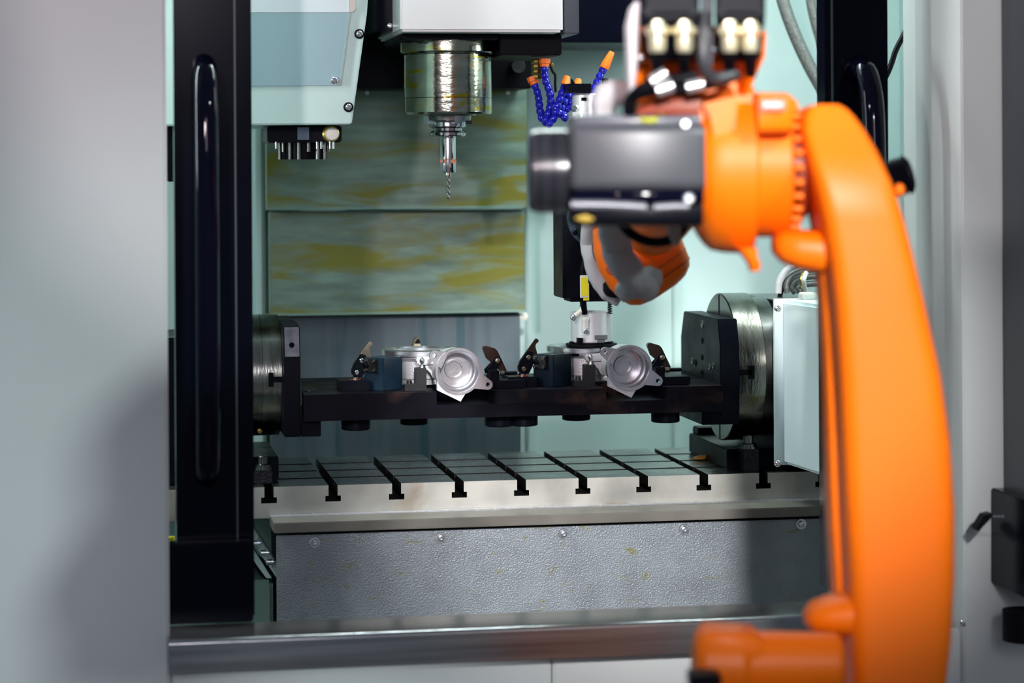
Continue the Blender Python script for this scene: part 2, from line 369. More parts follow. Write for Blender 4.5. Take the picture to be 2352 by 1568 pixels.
# ================================================================== tool magazine
Ym = -.02
mg = thing('tool_magazine', 'pale teal sheet metal tool magazine housing hanging at upper left', 'magazine', (X(700, Ym), .15, Z(286, Ym, 700)))
def pf(pts, Y_, dy): return MB().prism([PY(u, v, Y_) for u, v in pts], (0, dy, 0))
obj('housing', pf([(250, -860), (846, -860), (845, 2), (843, 31), (808, 285), (250, 290)], Ym, .35), MAGP, mg, bevel=.002)
obj('access_cover', pf([(420, 30), (802, 30), (780, 196), (420, 198)], Ym - .003, .0028), MAGB, mg)
obj('edge_strip', pf([(802, 30), (806, 30), (784, 194), (780, 196)], Ym - .004, .0038), mat('strip_grey_green', (.30, .38, .34), .5), mg)
obj('upper_cover', pf([(420, -850), (801, -850), (801, 28.5), (420, 29)], Ym - .003, .0028), COVERW, mg)
obj('fold_strip', pf([(802, -850), (817, -850), (817, 20), (811, 28), (802, 28)], Ym - .005, .0048), mat('beige_strip', (.55, .52, .45), .5), mg)
for u, v in ((825, 78), (800, 246)):
    obj('rubber_washer', MB().lathe(PY(u, v, Ym), (0, -1, 0), [(.0078, 0), (.0078, .002), (.006, .0026), (.003, .0026)], 28), BLKM, mg)
    screw(mg, PY(u, v, Ym) + V((0, -.002, 0)), (0, -1, 0), .005, CHROME, washer=False)
screw(mg, PY(767, 185, Ym - .003), (0, -1, 0), .0058, CHROME, washer=False)
ch = thing('tool_changer', 'black tool changer unit with round white cap under the magazine', 'tool changer', (X(705, .05), .08, Z(366, .05, 700)))
slab('changer_body', 614, 289, 785, 327, .04, .12, BLOXC, ch)
slab('label_plate', 682, 291, 711, 322, .038, .0015, mat('blue_grey_label', (.13, .17, .27), .4), ch)
slab('left_body', 384, 290, 402, 417, .04, .12, BLOXC, ch)
obj('round_cap', MB().lathe(PY(761, 308, .04), (0, -1, 0), [(.0105, 0), (.0105, .014), (.009, .017), (.0001, .018)], 28), WHT, ch)
obj('cap_ring', MB().lathe(PY(759, 308, .04), (0, -1, 0), [(.0135, 0), (.0135, .008), (.011, .010), (.005, .010)], 28), BRASS, ch)
cg = V((X(698, .09, 348), .09, 0)); zg0 = Z(327, .09, 698); zg1 = Z(366, .09, 698)
obj('gear_drum', MB().cyl(cg + UZ * zg0, cg + UZ * zg1, .037, n=40), MOTB, ch)
for k in range(16):
    a = 2 * PI * k / 16 + .1; c = cg + V((math.cos(a) * .039, math.sin(a) * .039, 0))
    obj('gear_pin', MB().cyl(c + UZ * zg0, c + UZ * (zg1 if k % 3 else zg1 + .012), .0032, n=12), STEELD, ch)
for u in (634, 728, 738, 758, 766):
    c = PY(u, 330, .03); obj('set_screw', MB().cyl(c + UZ * .003, c - UZ * .008, .0018, n=12), CHROME, ch)

# ================================================================== table
tb = thing('machine_table', 'grey cast iron milling table with T-slots and cross grooves', 'table', (.62, .19, -.30))
xt0, xt1 = X(300, 0, 1110), X(1985, 0, 1110)
slots = [X(u, 0, 1120) for u in (617.8 - 147, 617.8, 765, 911, 1055, 1197.9, 1338.9, 1478.5, 1616.7, 1753.5, 1753.5 + 136)]
NW, TW = .0072, .0122
TD = .375; mbt = MB(); mbf = MB()
def cols(hw):
    e = [xt0] + [v_ for s_ in slots for v_ in (s_ - hw, s_ + hw)] + [xt1]
    return [(e[i], e[i + 1]) for i in range(0, len(e), 2)]
rows = [(i * TD / 4 + (.0075 if i else 0), (i + 1) * TD / 4 - (.0075 if i < 3 else 0)) for i in range(4)]
zA, zB, zC, zD = -.007, -.0165, -.0255, Z(1178, 0, 1000)
print('ZZ', Z(1178, 0, 1000), Z(1190, -.085, 1000), Z(1213, -.085, 1000), Z(1219, -.075, 1000))
for a, b in cols(NW):
    mbf.box((a, 0, zB), (b, TD, zA))
    for r0, r1 in rows: mbt.box((a, r0, zA), (b, r1, 0))
for a, b in cols(TW): mbf.box((a, 0, zC), (b, TD, zB))
mbf.box((xt0, 0, zD), (xt1, TD, zC))
obf = obj('table_body', mbf, TABLEF, tb)
ob = obj('table_top', mbt, TABLEF, tb)
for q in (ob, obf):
    q.data.materials.append(TABLET); q.data.materials.append(SLOTSHADE)
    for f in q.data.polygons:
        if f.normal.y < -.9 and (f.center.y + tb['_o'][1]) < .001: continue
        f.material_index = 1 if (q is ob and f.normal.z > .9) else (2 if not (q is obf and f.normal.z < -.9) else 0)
ub = X(628, -.08, 1190)
obj('saddle_bar', MB().box((ub, -.085, Z(1213, -.085, 1000)), (xt1, .0, Z(1190, -.085, 1000))), SADDLE, tb, bevel=.0012)
obj('table_support', MB().box((X(650, .0), -.06, -.45), (xt1, .28, -.0485)), BLKM, tb)
obj('scale_strip', MB().box((ub, -.010, Z(1190, -.085, 1000)), (xt1, -.002, Z(1190, -.085, 1000) + .002)), ZINC, tb)
ap = thing('apron_panel', 'grey textured metal cover panel below the table, held by a row of screws', 'panel', (X(1270, -.07), -.07, -.50))
Ya = -.075
obj('panel_sheet', MB().box((X(636, Ya, 1300), Ya, -.50), (X(2010, Ya, 1300), Ya + .012, Z(1219, Ya, 1000))), PANELG, ap, bevel=.0015)
for u, v in ((723, 1245), (1012, 1234.5), (1294, 1225), (1571, 1215), (1840, 1203)):
    screw(ap, PY(u, v, Ya), (0, -1, 0), .0088, ZINC)
screw(ap, PY(660, 1440, Ya), (0, -1, 0), .0088, ZINC); screw(ap, PY(1893, 1386, Ya), (0, -1, 0), .0088, ZINC)
# base casting and chute at lower left
cc = thing('chip_chute', 'sloping pale green guard with bolts, lower left beside the grey panel', 'guard', (X(600, .05), .05, -.998))
pl = [(575, 1180), (634, 1292), (634, 1330), (560, 1180)]
obj('inclined_rail', pf([(560, 1175), (585, 1215), (636, 1296), (636, 1328), (585, 1252), (560, 1220)], .03, .05), TEAL, cc, bevel=.001)
obj('rail_edge', pf([(560, 1172), (636, 1291), (636, 1295), (560, 1177)], .022, .04), STEELD, cc)
obj('lower_rail', pf([(560, 1250), (588, 1295), (612, 1328), (625, 1328), (598, 1285), (560, 1228)], .03, .05), TEAL, cc, bevel=.001)
for u, v in ((588, 1247), (608, 1269), (620, 1290)):
    c = PY(u, v, .02); obj('bolt', MB().cyl(c - V((.006, 0, 0)), c + V((.007, 0, 0)), .005, n=16).cyl(c + V((.003, 0, 0)), c + V((.0045, 0, 0)), .0095, n=20), ZINC, cc)
for u, v in ((590, 1290), (610, 1312)):
    c = PY(u, v, .05); obj('chain_link', MB().obox(c, V((.007, 0, -.006)), V((0, .01, 0)), V((.006, 0, .007))), BLKM, cc, bevel=.001)
obj('chute_box', MB().box((X(500, .03, 1400), .03, -.995), (X(628, .03, 1400), .25, Z(1333, .03, 600))), GREENW, cc, bevel=.006)
tag(obj('way_guard', MB().box((X(380, .3), .30, -.6), (X(640, .3), .32, -.05)), TEAL, bevel=.002), 'pale teal guard sheet seen below the table behind the chute', 'guard')
lb = thing('warning_label', 'small yellow label seen through the gap at far left of the doorway', 'label', PY(394, 1243, -.05))
obj('label_sheet', MB().box(PY(380, 1243, -.05), PY(401, 1231, -.05) + V((0, .002, 0))), YEL, lb)
obj('label_print', pf([(384, 1241), (386, 1236), (391, 1236), (389, 1241)], -.051, .0012).prism([PY(u, v, -.051) for u, v in ((393, 1241), (395, 1234), (396.5, 1234), (394.5, 1241))], (0, .0012, 0)), BLKM, lb)
# ================================================================== trunnion fixture
UX = V((1, 0, 0)); UY = V((0, 1, 0))
YC = .128; ZC_ = .163
# right rotary
Xd = 1.0305; Rd = .1225
rt = thing('rotary_table', 'rotary indexing head with round steel faceplate and white cover at right', 'rotary table', (1.2, YC, 0.0))
pc = V((Xd, YC, ZC_))
def ring_slots(parent, x, t, R_): pass
FACE = mat('faceplate_steel', (.25, .25, .22), .22, 1, .3, 14, .1, 70, (4, 1, 1), (.16, .12, .04), .56, .72, 14)
obj('faceplate', MB().lathe(pc, UX, [(.02, 0), (Rd - .002, 0), (Rd, .0015), (Rd, .046), (Rd - .001, .047), (.05, .047)], 96), FACE, rt)
obj('rear_ring', MB().lathe(pc + UX * .047, UX, [(.05, 0), (Rd - .007, .0), (Rd - .007, .028), (Rd - .012, .030), (.05, .030)], 96), STEELD, rt)
ts = MB(); yf = YC - Rd
ts.box((Xd - .001, yf - .0012, ZC_ - .0045), (Xd + .022, yf + .02, ZC_ + .0045)); ts.box((Xd + .016, yf - .0012, ZC_ - .011), (Xd + .026, yf + .02, ZC_ + .011))
obj('slot', ts, BLKM, rt)
obj('slot', MB().box((Xd - .0008, YC - .0018, ZC_ - Rd + .002), (Xd + .003, YC + .0018, ZC_ + Rd - .002)), BLKM, rt)
xh = Xd + .077; yh0 = .0
xh2 = X(1776, .01, 850)
hz0, hz1 = .008, PY(1740, 690, YC).z
prof = [(yh0 + .02, hz0), (yh0, hz0 + .03), (yh0, hz1 - .012), (yh0 + .01, hz1), (.30, hz1), (.30, hz0)]
hs = obj('housing', MB().prism([V((xh, a, b)) for a, b in prof], (.26, 0, 0)), BLOXC, rt, bevel=.003)
xcv = X(1777, .0, 850)
obj('top_plate', MB().box((xh + .002, .01, hz1), (xcv + .24, .27, hz1 + .004)), STEELD, rt)
# base flange on the table reaching under the faceplate
obj('base_flange', MB().box((Xd - .01, .045, .0005), (xh + .25, .30, .034)), BLOXC, rt, bevel=.002)
obj('end_support', MB().box((X(1594, .30, 1000), .27, .0005), (Xd + .05, .31, PY(1620, 979, .29).z)), BLKM, rt, bevel=.002)
# white folded cover
yc0 = -.012
def CV(u, v, Y_): return PY(u, v, Y_)
ztop = CV(1780, 686, yc0).z; zbot = CV(1780, 1068, yc0).z
L_ = [V((xcv, yc0, zbot)), V((xcv, yc0, ztop))]
cvm = MB()
yb = -.10
a1 = CV(1797, 702, yb); a1 = V((xcv + .012, yb + .06, ztop - .012))
bx = [ (xcv, yc0, zbot), (xcv + .5, yc0, zbot), (xcv + .5, yc0, ztop + .006), (xcv, yc0, ztop)]
fx0 = CV(1812, 690, -.07).x
outer = [CV(1797, 1062, -.06), CV(1990, 1130, -.12), CV(1990, 700, -.12), CV(1812, 684, -.05)]
base = [V((xcv, yc0, zbot)), V((outer[1].x, yc0 + .01, zbot)), V((outer[2].x, yc0 + .01, ztop)), V((xcv, yc0, ztop))]
outer2 = [V((xcv + .012, -.045, zbot + .004)), V((xcv + .16, -.15, zbot + .006)), V((xcv + .16, -.15, ztop - .004)), V((xcv + .016, -.045, ztop - .004))]
wp = [(X(1799, yc0), yc0), (X(1801, -.02), -.02), (X(1879, -.165), -.165), (X(1898, -.19), -.19), (xcv + .30, -.19), (xcv + .30, yc0)]
obj('white_cover', MB().prism([V((a_, b_, zbot + .002)) for a_, b_ in wp], (0, 0, ztop - zbot - .004)), COVERW, rt, bevel=.005)
obj('cover_flange', MB().box((xcv - .002, yc0, zbot), (xcv + .26, yc0 + .006, ztop)), COVERW, rt)
screw(rt, CV(1786, 708, yc0 - .0005), (0, -1, 0), .0058, CHROME, washer=False); screw(rt, CV(1786, 1064, yc0 - .0005), (0, -1, 0), .0058, CHROME, washer=False)
for v in (714, 958): screw(rt, PX(1759, v, xh), (-1, 0, 0), .006, BLOXC, washer=False)
# step clamps with bolts holding things down on the table
def clamp(label, u, vb, wpx, vt, Y_, m_=BLOXC):
    p = PY(u, vb, Y_); s = (Y_ - CAM.y) / FPX; hw = wpx / 2 * s
    t = thing('hold_down_clamp', label, 'clamp', (p.x, Y_ + hw, .0005), 'hold-down clamps on the table')
    zt_ = (vb - vt) * s
    obj('clamp_block', MB().box((p.x - hw, Y_, .0005), (p.x + hw, Y_ + .05, zt_)), mat('rough_black_iron', (.008, .008, .012), .35, .3, .3, 60, .5, 200), t, bevel=.002)
    c = V((p.x, Y_ + hw, zt_))
    obj('washer', MB().lathe(c, UZ, [(.006, .0), (.0148, .0), (.0148, .003), (.006, .003)], 28), STEELD, t)
    obj('bolt_head', MB().lathe(c, UZ, [(.0125, .003), (.0125, .007), (.0085, .009), (.0085, .020), (.0075, .0212), (.004, .0212), (.004, .014), (.0001, .014)], 28), STEELD, t)
clamp('black clamp block with socket bolt in front of the rotary table', 1725, 1076, 40, 1021, .012)
clamp('black clamp block with socket bolt beside the left door post', 604, 1101, 43, 1069, .035)
# cable loop above the rotary cover
cl = thing('cable_conduit', 'ribbed grey conduits looping over the white rotary cover behind the orange arm', 'conduit', (PY(1850, 684, .12)))
for k, (r0, off, mm) in enumerate(((.036, 0, FABW), (.026, .002, HOSE), (.018, .004, HOSE), (.010, .006, HOSE))):
    c0 = PY(1846, 684, .14); c0.z = hz1 + .011; pts = [c0 + V((-r0 * 1.25 + off * 2, 0, 0)), c0 + V((-r0 * 1.15, 0, r0 * .6)), c0 + V((-r0 * .7, 0, r0 * 1.15)), c0 + V((0.01, 0, r0 * 1.5)), c0 + V((.05, .0, r0 * 1.5))]
    obj('conduit', MB().tube(pts, .0052 if k else .0062, 12), mm, cl)
obj('conduit', MB().tube([PY(1790, 684, .16), PY(1800, 655, .16), PY(1815, 635, .16), PY(1840, 622, .16), PY(1880, 610, .16)], .004, 10), BLKM, cl)
obj('conduit_band', MB().tube([PY(1852, 625, .12), PY(1846, 645, .11), PY(1850, 668, .12)], .004, 10), WHT, cl)
obj('conduit_band', MB().tube([PY(1844, 628, .125), PY(1840, 648, .115), PY(1846, 668, .125)], .003, 10), BRASS, cl)
obj('fitting', MB().box(PY(1849, 690, -.02), PY(1880, 673, -.02) + V((0, .04, 0))), WHT, cl, bevel=.002)

# tailstock at left
Xl = X(652.5, .0, 870) + .0004; Rl = .0975
tl = thing('tailstock', 'round steel tailstock plate beside the left door post', 'tailstock', (Xl - .06, YC, 0))
pl_ = V((Xl - .001, YC, ZC_ + .002))
obj('faceplate', MB().lathe(pl_, -UX, [(.02, 0), (Rl, 0), (Rl, .030), (.03, .030)], 96), FACE, tl)
obj('rear_ring', MB().lathe(pl_ - UX * .030, -UX, [(.03, 0), (Rl, .0006), (Rl, .016), (Rl - .006, .020), (.03, .020)], 96), FACE, tl)
yf = YC - Rl
ts = MB().box((pl_.x - .014, yf - .0012, pl_.z - .0045), (pl_.x + .0005, yf + .02, pl_.z + .0045)).box((pl_.x - .0215, yf - .0012, pl_.z - .011), (pl_.x - .0135, yf + .02, pl_.z + .011))
obj('slot', ts, BLKM, tl)
obj('housing', MB().box((pl_.x - .20, .04, .0005), (pl_.x - .050, .25, ZC_ + .07)), BLOXC, tl, bevel=.004)
obj('base_foot', MB().box((pl_.x - .06, .06, .0005), (X(640, .06, 1030), .28, .04)), BLOXC, tl, bevel=.002)
screw(tl, PY(597, 890 + 100, .03), (0, -1, 0), .004, BRASS, washer=False)

# fixture plate with L brackets
zp = .1445; th_ = .0415; yp0, yp1 = -.02, .285
xp0 = X(699, yp0, 930); xp1 = X(1661, yp0, 910)
fx = thing('fixture_plate', 'long black machined plate with two pockets, hung between two round faceplates', 'fixture plate', ((xp0 + xp1) / 2, YC, zp - th_ - .02))
nz = zp - .0205
n1 = (X(1003, yp0, 910), X(1131, yp0, 910)); n2 = (X(1392, yp0, 905), X(1525, yp0, 905))
P = [(xp0 + .003, yp0)]
for a, b in (n1, n2): P += [(a, yp0), (a, yp0 + .085), (b, yp0 + .085), (b, yp0 + .010), (b + .004, yp0 + .003), (b + .010, yp0)]
P += [(xp1, yp0), (xp1, yp1), (xp0 + .02, yp1), (xp0, yp0 + .02), (xp0, yp0 + .003)]
mb = MB().prism([V((a, b, nz)) for a, b in P], (0, 0, zp - nz))
mb.prism([V((a, b, zp - th_)) for a, b in ((xp0 + .003, yp0), (xp1, yp0), (xp1, yp1), (xp0 + .02, yp1), (xp0, yp0 + .02), (xp0, yp0 + .003))], (0, 0, nz - zp + th_))
obj('plate', mb, BLOX, fx)
obj('hole', MB().lathe(V((X(708, .06), .05, zp)), UZ, [(.006, 0), (.009, .0), (.009, .0012), (.006, .0012)], 20, cap=False), STEELD, fx)
for (u, v) in ((697, 878), (706, 894), (742, 885)):
    p = PZ(u, v, zp); obj('hole', MB().lathe(p, UZ, [(.0001, .0003), (.006, .0003), (.007, .0)], 20), BLKM, fx)
# left bracket
xa, xb = X(652.5, -.0, 870), X(690.5, -.0, 870); yb0 = 0.0; zt2 = PY(655, 751, yb0).z; zb2 = PY(655, 1004, yb0).z; zch = PY(655, 819, yb0).z
W_ = .25
def bracket(x_a, x_b, zbm, ztp, zc_, foot):
    pr = [(yb0 + .004, zbm), (yb0 + .004, zc_), (yb0 + .012, zc_ + .02), (yb0 + .028, ztp), (W_ - .024, ztp), (W_ + .004, zc_), (W_ + .004, zbm)]
    m_ = MB().prism([V((x_a, a, b)) for a, b in pr], (x_b - x_a, 0, 0))
    m_.box((foot[0], yb0 + .004, zbm), (foot[1], W_ + .004, zp - th_ - .0003))
    return m_
mb = MB(); pr = [(yb0, zb2), (yb0, zch), (yb0 + .012, zt2), (yb0 + .05, zt2 + .004), (W_ - .012, zt2 + .004), (W_, zch), (W_, zb2)]
mb.prism([V((xa, a, b)) for a, b in pr], (xb - xa, 0, 0)); mb.box((xb, yb0 + .001, zb2), (X(737.5, yb0, 990), W_, zp - th_ - .0003))
br = obj('left_bracket', mb, BLOX, fx, bevel=.0012)
obj('bracket_front', MB().prism([V((xa + .0015, yb0 - .0004, zch)), V((xb - .0015, yb0 - .0004, zch)), V((xb - .0015, yb0 + .0112, zt2 - .001)), V((xa + .0015, yb0 + .0112, zt2 - .001))], (0, .002, 0)), mat('lit_chamfer', (.18, .18, .20), .3, .9, .3, 40), br)  # lighter overlay paints the light caught on the bracket's front chamfer
obj('hole', MB().lathe(PY(670, 792, yb0 + .004), (0, -1, 0), [(.0001, .0008), (.0028, .0008), (.0030, .002), (.0042, .002), (.0042, -.002)], 20), BLKM, br)
# right bracket
xa, xb = X(1654, .0, 870), Xd - .0004; zb3 = PY(1654, 975, 0).z; zt3 = PX(1648, 733, xa).z; zc3 = PY(1654, 796, 0).z
zt3 = PY(1648.7, 732.6, .012).z
mb = MB(); pr = [(0, zb3), (0, zc3), (.014, zt3), (.24, zt3), (.262, zc3), (.262, zb3)]
mb.prism([V((xa, a, b)) for a, b in pr], (xb - xa, 0, 0)); mb.box((X(1612.6, 0, 975), .001, zb3), (xa, .262, zp - th_ - .0003))
br2 = obj('right_bracket', mb, BLOXC, fx, bevel=.0012)
for u, v, r in ((1613, 744, .007), (1613, 782, .005), (1613, 820, .005), (1590, 828, .006), (1598, 832, .005), (1630, 842, .0055), (1638, 840, .0055), (1613, 855, .004), (1600, 950, .004)):
    p = PX(u, v, xa); obj('hole', MB().lathe(p - UX * .0004, -UX, [(.0001, .0), (r * .8, .0), (r * .8, .0006), (r, .0006), (r, -.002)], 20), BLKM if r < .0052 else STEELD, br2)
# cylinders hanging below the plate
for i, (u, v) in enumerate(((821, 993), (955.5, 977), (1152, 994), (1209, 982), (1330, 967), (1536, 984))):
    zb_ = .0825; p = PZ(u, v, zb_); p.y = max(p.y, .015)
    p = V((X(u, p.y, v), p.y, zb_))
    r = .0232 if i != 3 else .0225
    p.y += r
    obj('clamp_cylinder', MB().lathe(V((p.x, p.y, 0)), UZ, [(r - .002, zb_), (r, zb_ + .0015), (r, zp - th_ - .0002), (.01, zp - th_ - .0002)], 48), BLOXC, fx)

# ------------------------------------------------------------------ fixture elements, built for the left station and copied to the right
DX = X(1446, -.03, 850) - X(1055, -.03, 850)
DXv = V((DX, 0, 0))
def S(Y_): return (Y_ - CAM.y) / FPX       # metres per pixel at a frontal plane

def disc_pin(mb, p, r, t): mb.cyl(p, p - UY * t, r, n=20)
# left swing clamp
def swing_clamp_left(label, matf, g):
    Y_ = .045; t = thing('swing_clamp', label, 'clamp', PY(820, 876, Y_), 'swing clamps on the fixture plate')
    zb_ = zp
    obj('clamp_base', MB().box((X(779, Y_, 885), Y_ - .02, zp + .0002), (X(846, Y_, 885), Y_ + .045, Z(874, Y_ - .02, 810))), BLOXC, t, bevel=.001)
    obj('washer', MB().lathe(PY(816, 873, Y_ + .006), UZ, [(.004, 0), (.0088, 0), (.0088, .0022), (.004, .0022)], 24), RUST, t)
    obj('piston_cap', MB().lathe(PY(816, 870, Y_ + .006), UZ, [(.004, 0), (.0075, 0), (.0075, .003), (.004, .004)], 24), CHROME, t)
    lk = obj('link', pf([(808, 858), (807, 850), (812, 836), (828, 813), (840, 815), (846, 830), (840, 850), (832, 866), (815, 867)], Y_, .008), BLOXC, t, bevel=.0006)
    obj('link', pf([(808, 858), (807, 850), (812, 836), (828, 813), (840, 815), (846, 830), (840, 850), (832, 866), (815, 867)], Y_ + .014, .006), BLOXC, t, bevel=.0006)
    for u, v in ((831, 828), (820, 855)):
        obj('pivot_pin', MB().lathe(PY(u, v, Y_), (0, -1, 0), [(.0038, -.02), (.0038, .0015), (.0030, .0022), (.0001, .0022)], 24), matf[1], t)
    obj('clamp_finger', pf([(826, 815), (848, 785), (851, 784), (856, 788), (855, 793), (850, 796), (848, 802), (853, 822), (846, 832), (832, 832)], Y_ + .0085, .005), matf[0], t, bevel=.0005)
    return t
swing_clamp_left('pale jawed black swing clamp at the left end of the plate', (BRONZE, CHROME), 0)
# second one differs in colour: built separately and moved
k = swing_clamp_left('dark jawed black swing clamp on orange washer between the two castings', (BROWN, BRONZE), 1)
k.location = k.location + DXv + V((-.004, 0, 0))
for ch_ in k.children:
    if ch_.name.startswith('washer'): ch_.data.materials[0] = ORANGEP

# blocks with valve plate
def pfz(*a_):
    m_ = pf(*a_)
    for v in m_.bm.verts: v.co.z = max(v.co.z, zp + .0002)
    return m_
def block(label, m_, seed):
    p = V((X(880, .015, 860), .012, zp + .0002)); h = 76 * S(.012)
    a = math.radians(48); e1 = V((-math.cos(a), math.sin(a), 0)); e2 = V((math.cos(math.radians(38)), math.sin(math.radians(38)), 0))
    w1 = .0415; w2 = .044
    t = thing('clamp_block', label, 'block', p + (e1 * w1 + e2 * w2) / 2)
    obj('block_body', MB().prism([p, p + e1 * w1, p + e1 * w1 + e2 * w2, p + e2 * w2], (0, 0, h)), m_, t, bevel=.0012)
    nrm = -e2 if False else V((-e1.y, e1.x, 0))
    nrm = V((e1.y, -e1.x, 0)); nrm = nrm if nrm.y < 0 else -nrm
    c = p + e1 * (w1 - .0165) + UZ * (h - .0125)
    vp = obj('valve_plate', MB().obox(c + nrm * .0022, e1 * .0125, nrm * .0022, UZ * .0105), mat('valve_plate_dark', (.05, .05, .055), .25, .8, .3, 60), t, bevel=.0006)
    for sx in (-1, 1):
        for sz in (-1, 1):
            q = c + nrm * .0044 + e1 * .0088 * sx + UZ * .0073 * sz
            obj('screw', MB().lathe(q, nrm, [(.0028, 0), (.0028, .003), (.0018, .003), (.0016, .001), (.0001, .001)], 18), STEELD, vp)
    q = c + nrm * .0044 + e1 * .006
    obj('plug', MB().lathe(q, nrm, [(.0038, 0), (.0038, .004), (.0025, .005), (.0024, .002), (.0001, .002)], 20), BLOXC, vp)
    return t
block('worn blue steel block with a screwed valve plate, left of the first casting', BLUEB, 1)
k = block('near-black steel block with a screwed valve plate, left of the second casting', BLUED, 2)
k.location = k.location + DXv

# locator with ball pin
Yl = .005
loc_ = thing('locating_block', 'dark L-shaped locator with ball pin before the left casting', 'locator', PY(957, 899, Yl))
obj('block_body', pfz([(930, 900), (930, 883), (955, 881), (955, 846), (980, 845), (980, 898)], Yl, .022), mat('locator_grey', (.015, .016, .018), .36, .3, .2, 30), loc_, bevel=.0008)
obj('ball_pin', MB().lathe(PY(969.5, 846, Yl + .01), UZ, [(.003, 0), (.0026, .003), (.0018, .006), (.002, .0075), (.0036, .011), (.0040, .0135), (.0030, .0165), (.0001, .0178)], 24), STEEL, loc_)
obj('bolt', MB().lathe(PY(940, 882, Yl + .01), UZ, [(.0042, 0), (.0042, .0062), (.003, .0068), (.002, .0068), (.002, .004), (.0001, .004)], 24), STEELD, loc_)
dup(loc_, DXv + V((-.001, 0, 0)), 'dark L-shaped locator with ball pin before the right casting')

# right tilting clamp
def tilt_clamp():
    Y_ = .035; t = thing('tilting_clamp', 'brown clamp lever with hex nut and stud, right of the left casting', 'clamp', PY(1160, 892, Y_), 'tilting clamps on the fixture plate')
    obj('clamp_base', pfz([(1126, 894), (1126, 852), (1147, 851), (1147, 874), (1207, 872), (1207, 891)], Y_ - .03, .035), BLOX, t, bevel=.0008)
    obj('clamp_lever', pf([(1109, 800), (1111, 796), (1116, 794), (1137, 800), (1143, 806), (1165, 852), (1150, 853), (1136, 838), (1118, 823)], Y_, .012), BROWN, t, bevel=.0008)
    obj('link', pfz([(1118, 850), (1137, 822), (1148, 818), (1153, 828), (1138, 856), (1120, 858)], Y_ - .006, .005), BLOXC, t, bevel=.0006)
    obj('link', pfz([(1113, 848), (1130, 830), (1125, 850), (1115, 858)], Y_ + .012, .005), BLOXC, t)
    obj('pivot_pin', MB().lathe(PY(1143, 828, Y_ - .006), (0, -1, 0), [(.0042, 0), (.0042, .002), (.003, .0026), (.0001, .0026)], 24), BRONZE, t)
    c = PY(1149, 857, Y_ - .012)
    obj('hex_nut', MB().cyl(c, c + UX * .006, .0052, n=6), BRONZE, t); obj('stud', MB().cyl(c, c + UX * .0275, .0029, n=16), BLOXC, t)
    mb = MB()
    for i in range(11): mb.cyl(c + UX * (.008 + i * .0017), c + UX * (.0088 + i * .0017), .0033, n=16)
    obj('stud_thread', mb, BLOXC, t)
    obj('washer', MB().lathe(PY(1154, 875, Y_ - .01), UZ, [(.002, 0), (.0075, 0), (.0075, .0016), (.002, .0016)], 24), CHROME, t)
    return t
t_ = tilt_clamp()
dup(t_, DXv + V((-.0035, 0, 0)), 'brown clamp lever with hex nut and stud, beside the right faceplate bracket')
# rear clamp inside the left casting
rc = thing('rear_clamp', 'tan pointed clamp finger with black tip rising behind the left casting', 'clamp', PY(958, 868, .2))
obj('clamp_finger', pf([(944, 818), (946, 800), (951, 782), (955, 775), (961, 774), (964, 780), (969, 802), (970, 815)], .165, .012), mat('olive_steel', (.12, .11, .07), .35, .7), rc, bevel=.0006)
obj('finger_face', pf([(950, 818), (952, 789), (965, 789), (969, 815)], .162, .003), TAN, rc)
obj('finger_tip', pf([(953, 788), (958, 779), (963, 779), (965.5, 788)], .161, .003), BLKM, rc)
obj('clamp_post', MB().box((X(944, .17), .165, zp + .0002), (X(972, .17), .185, Z(815, .17, 958))), BLOXC, rc)

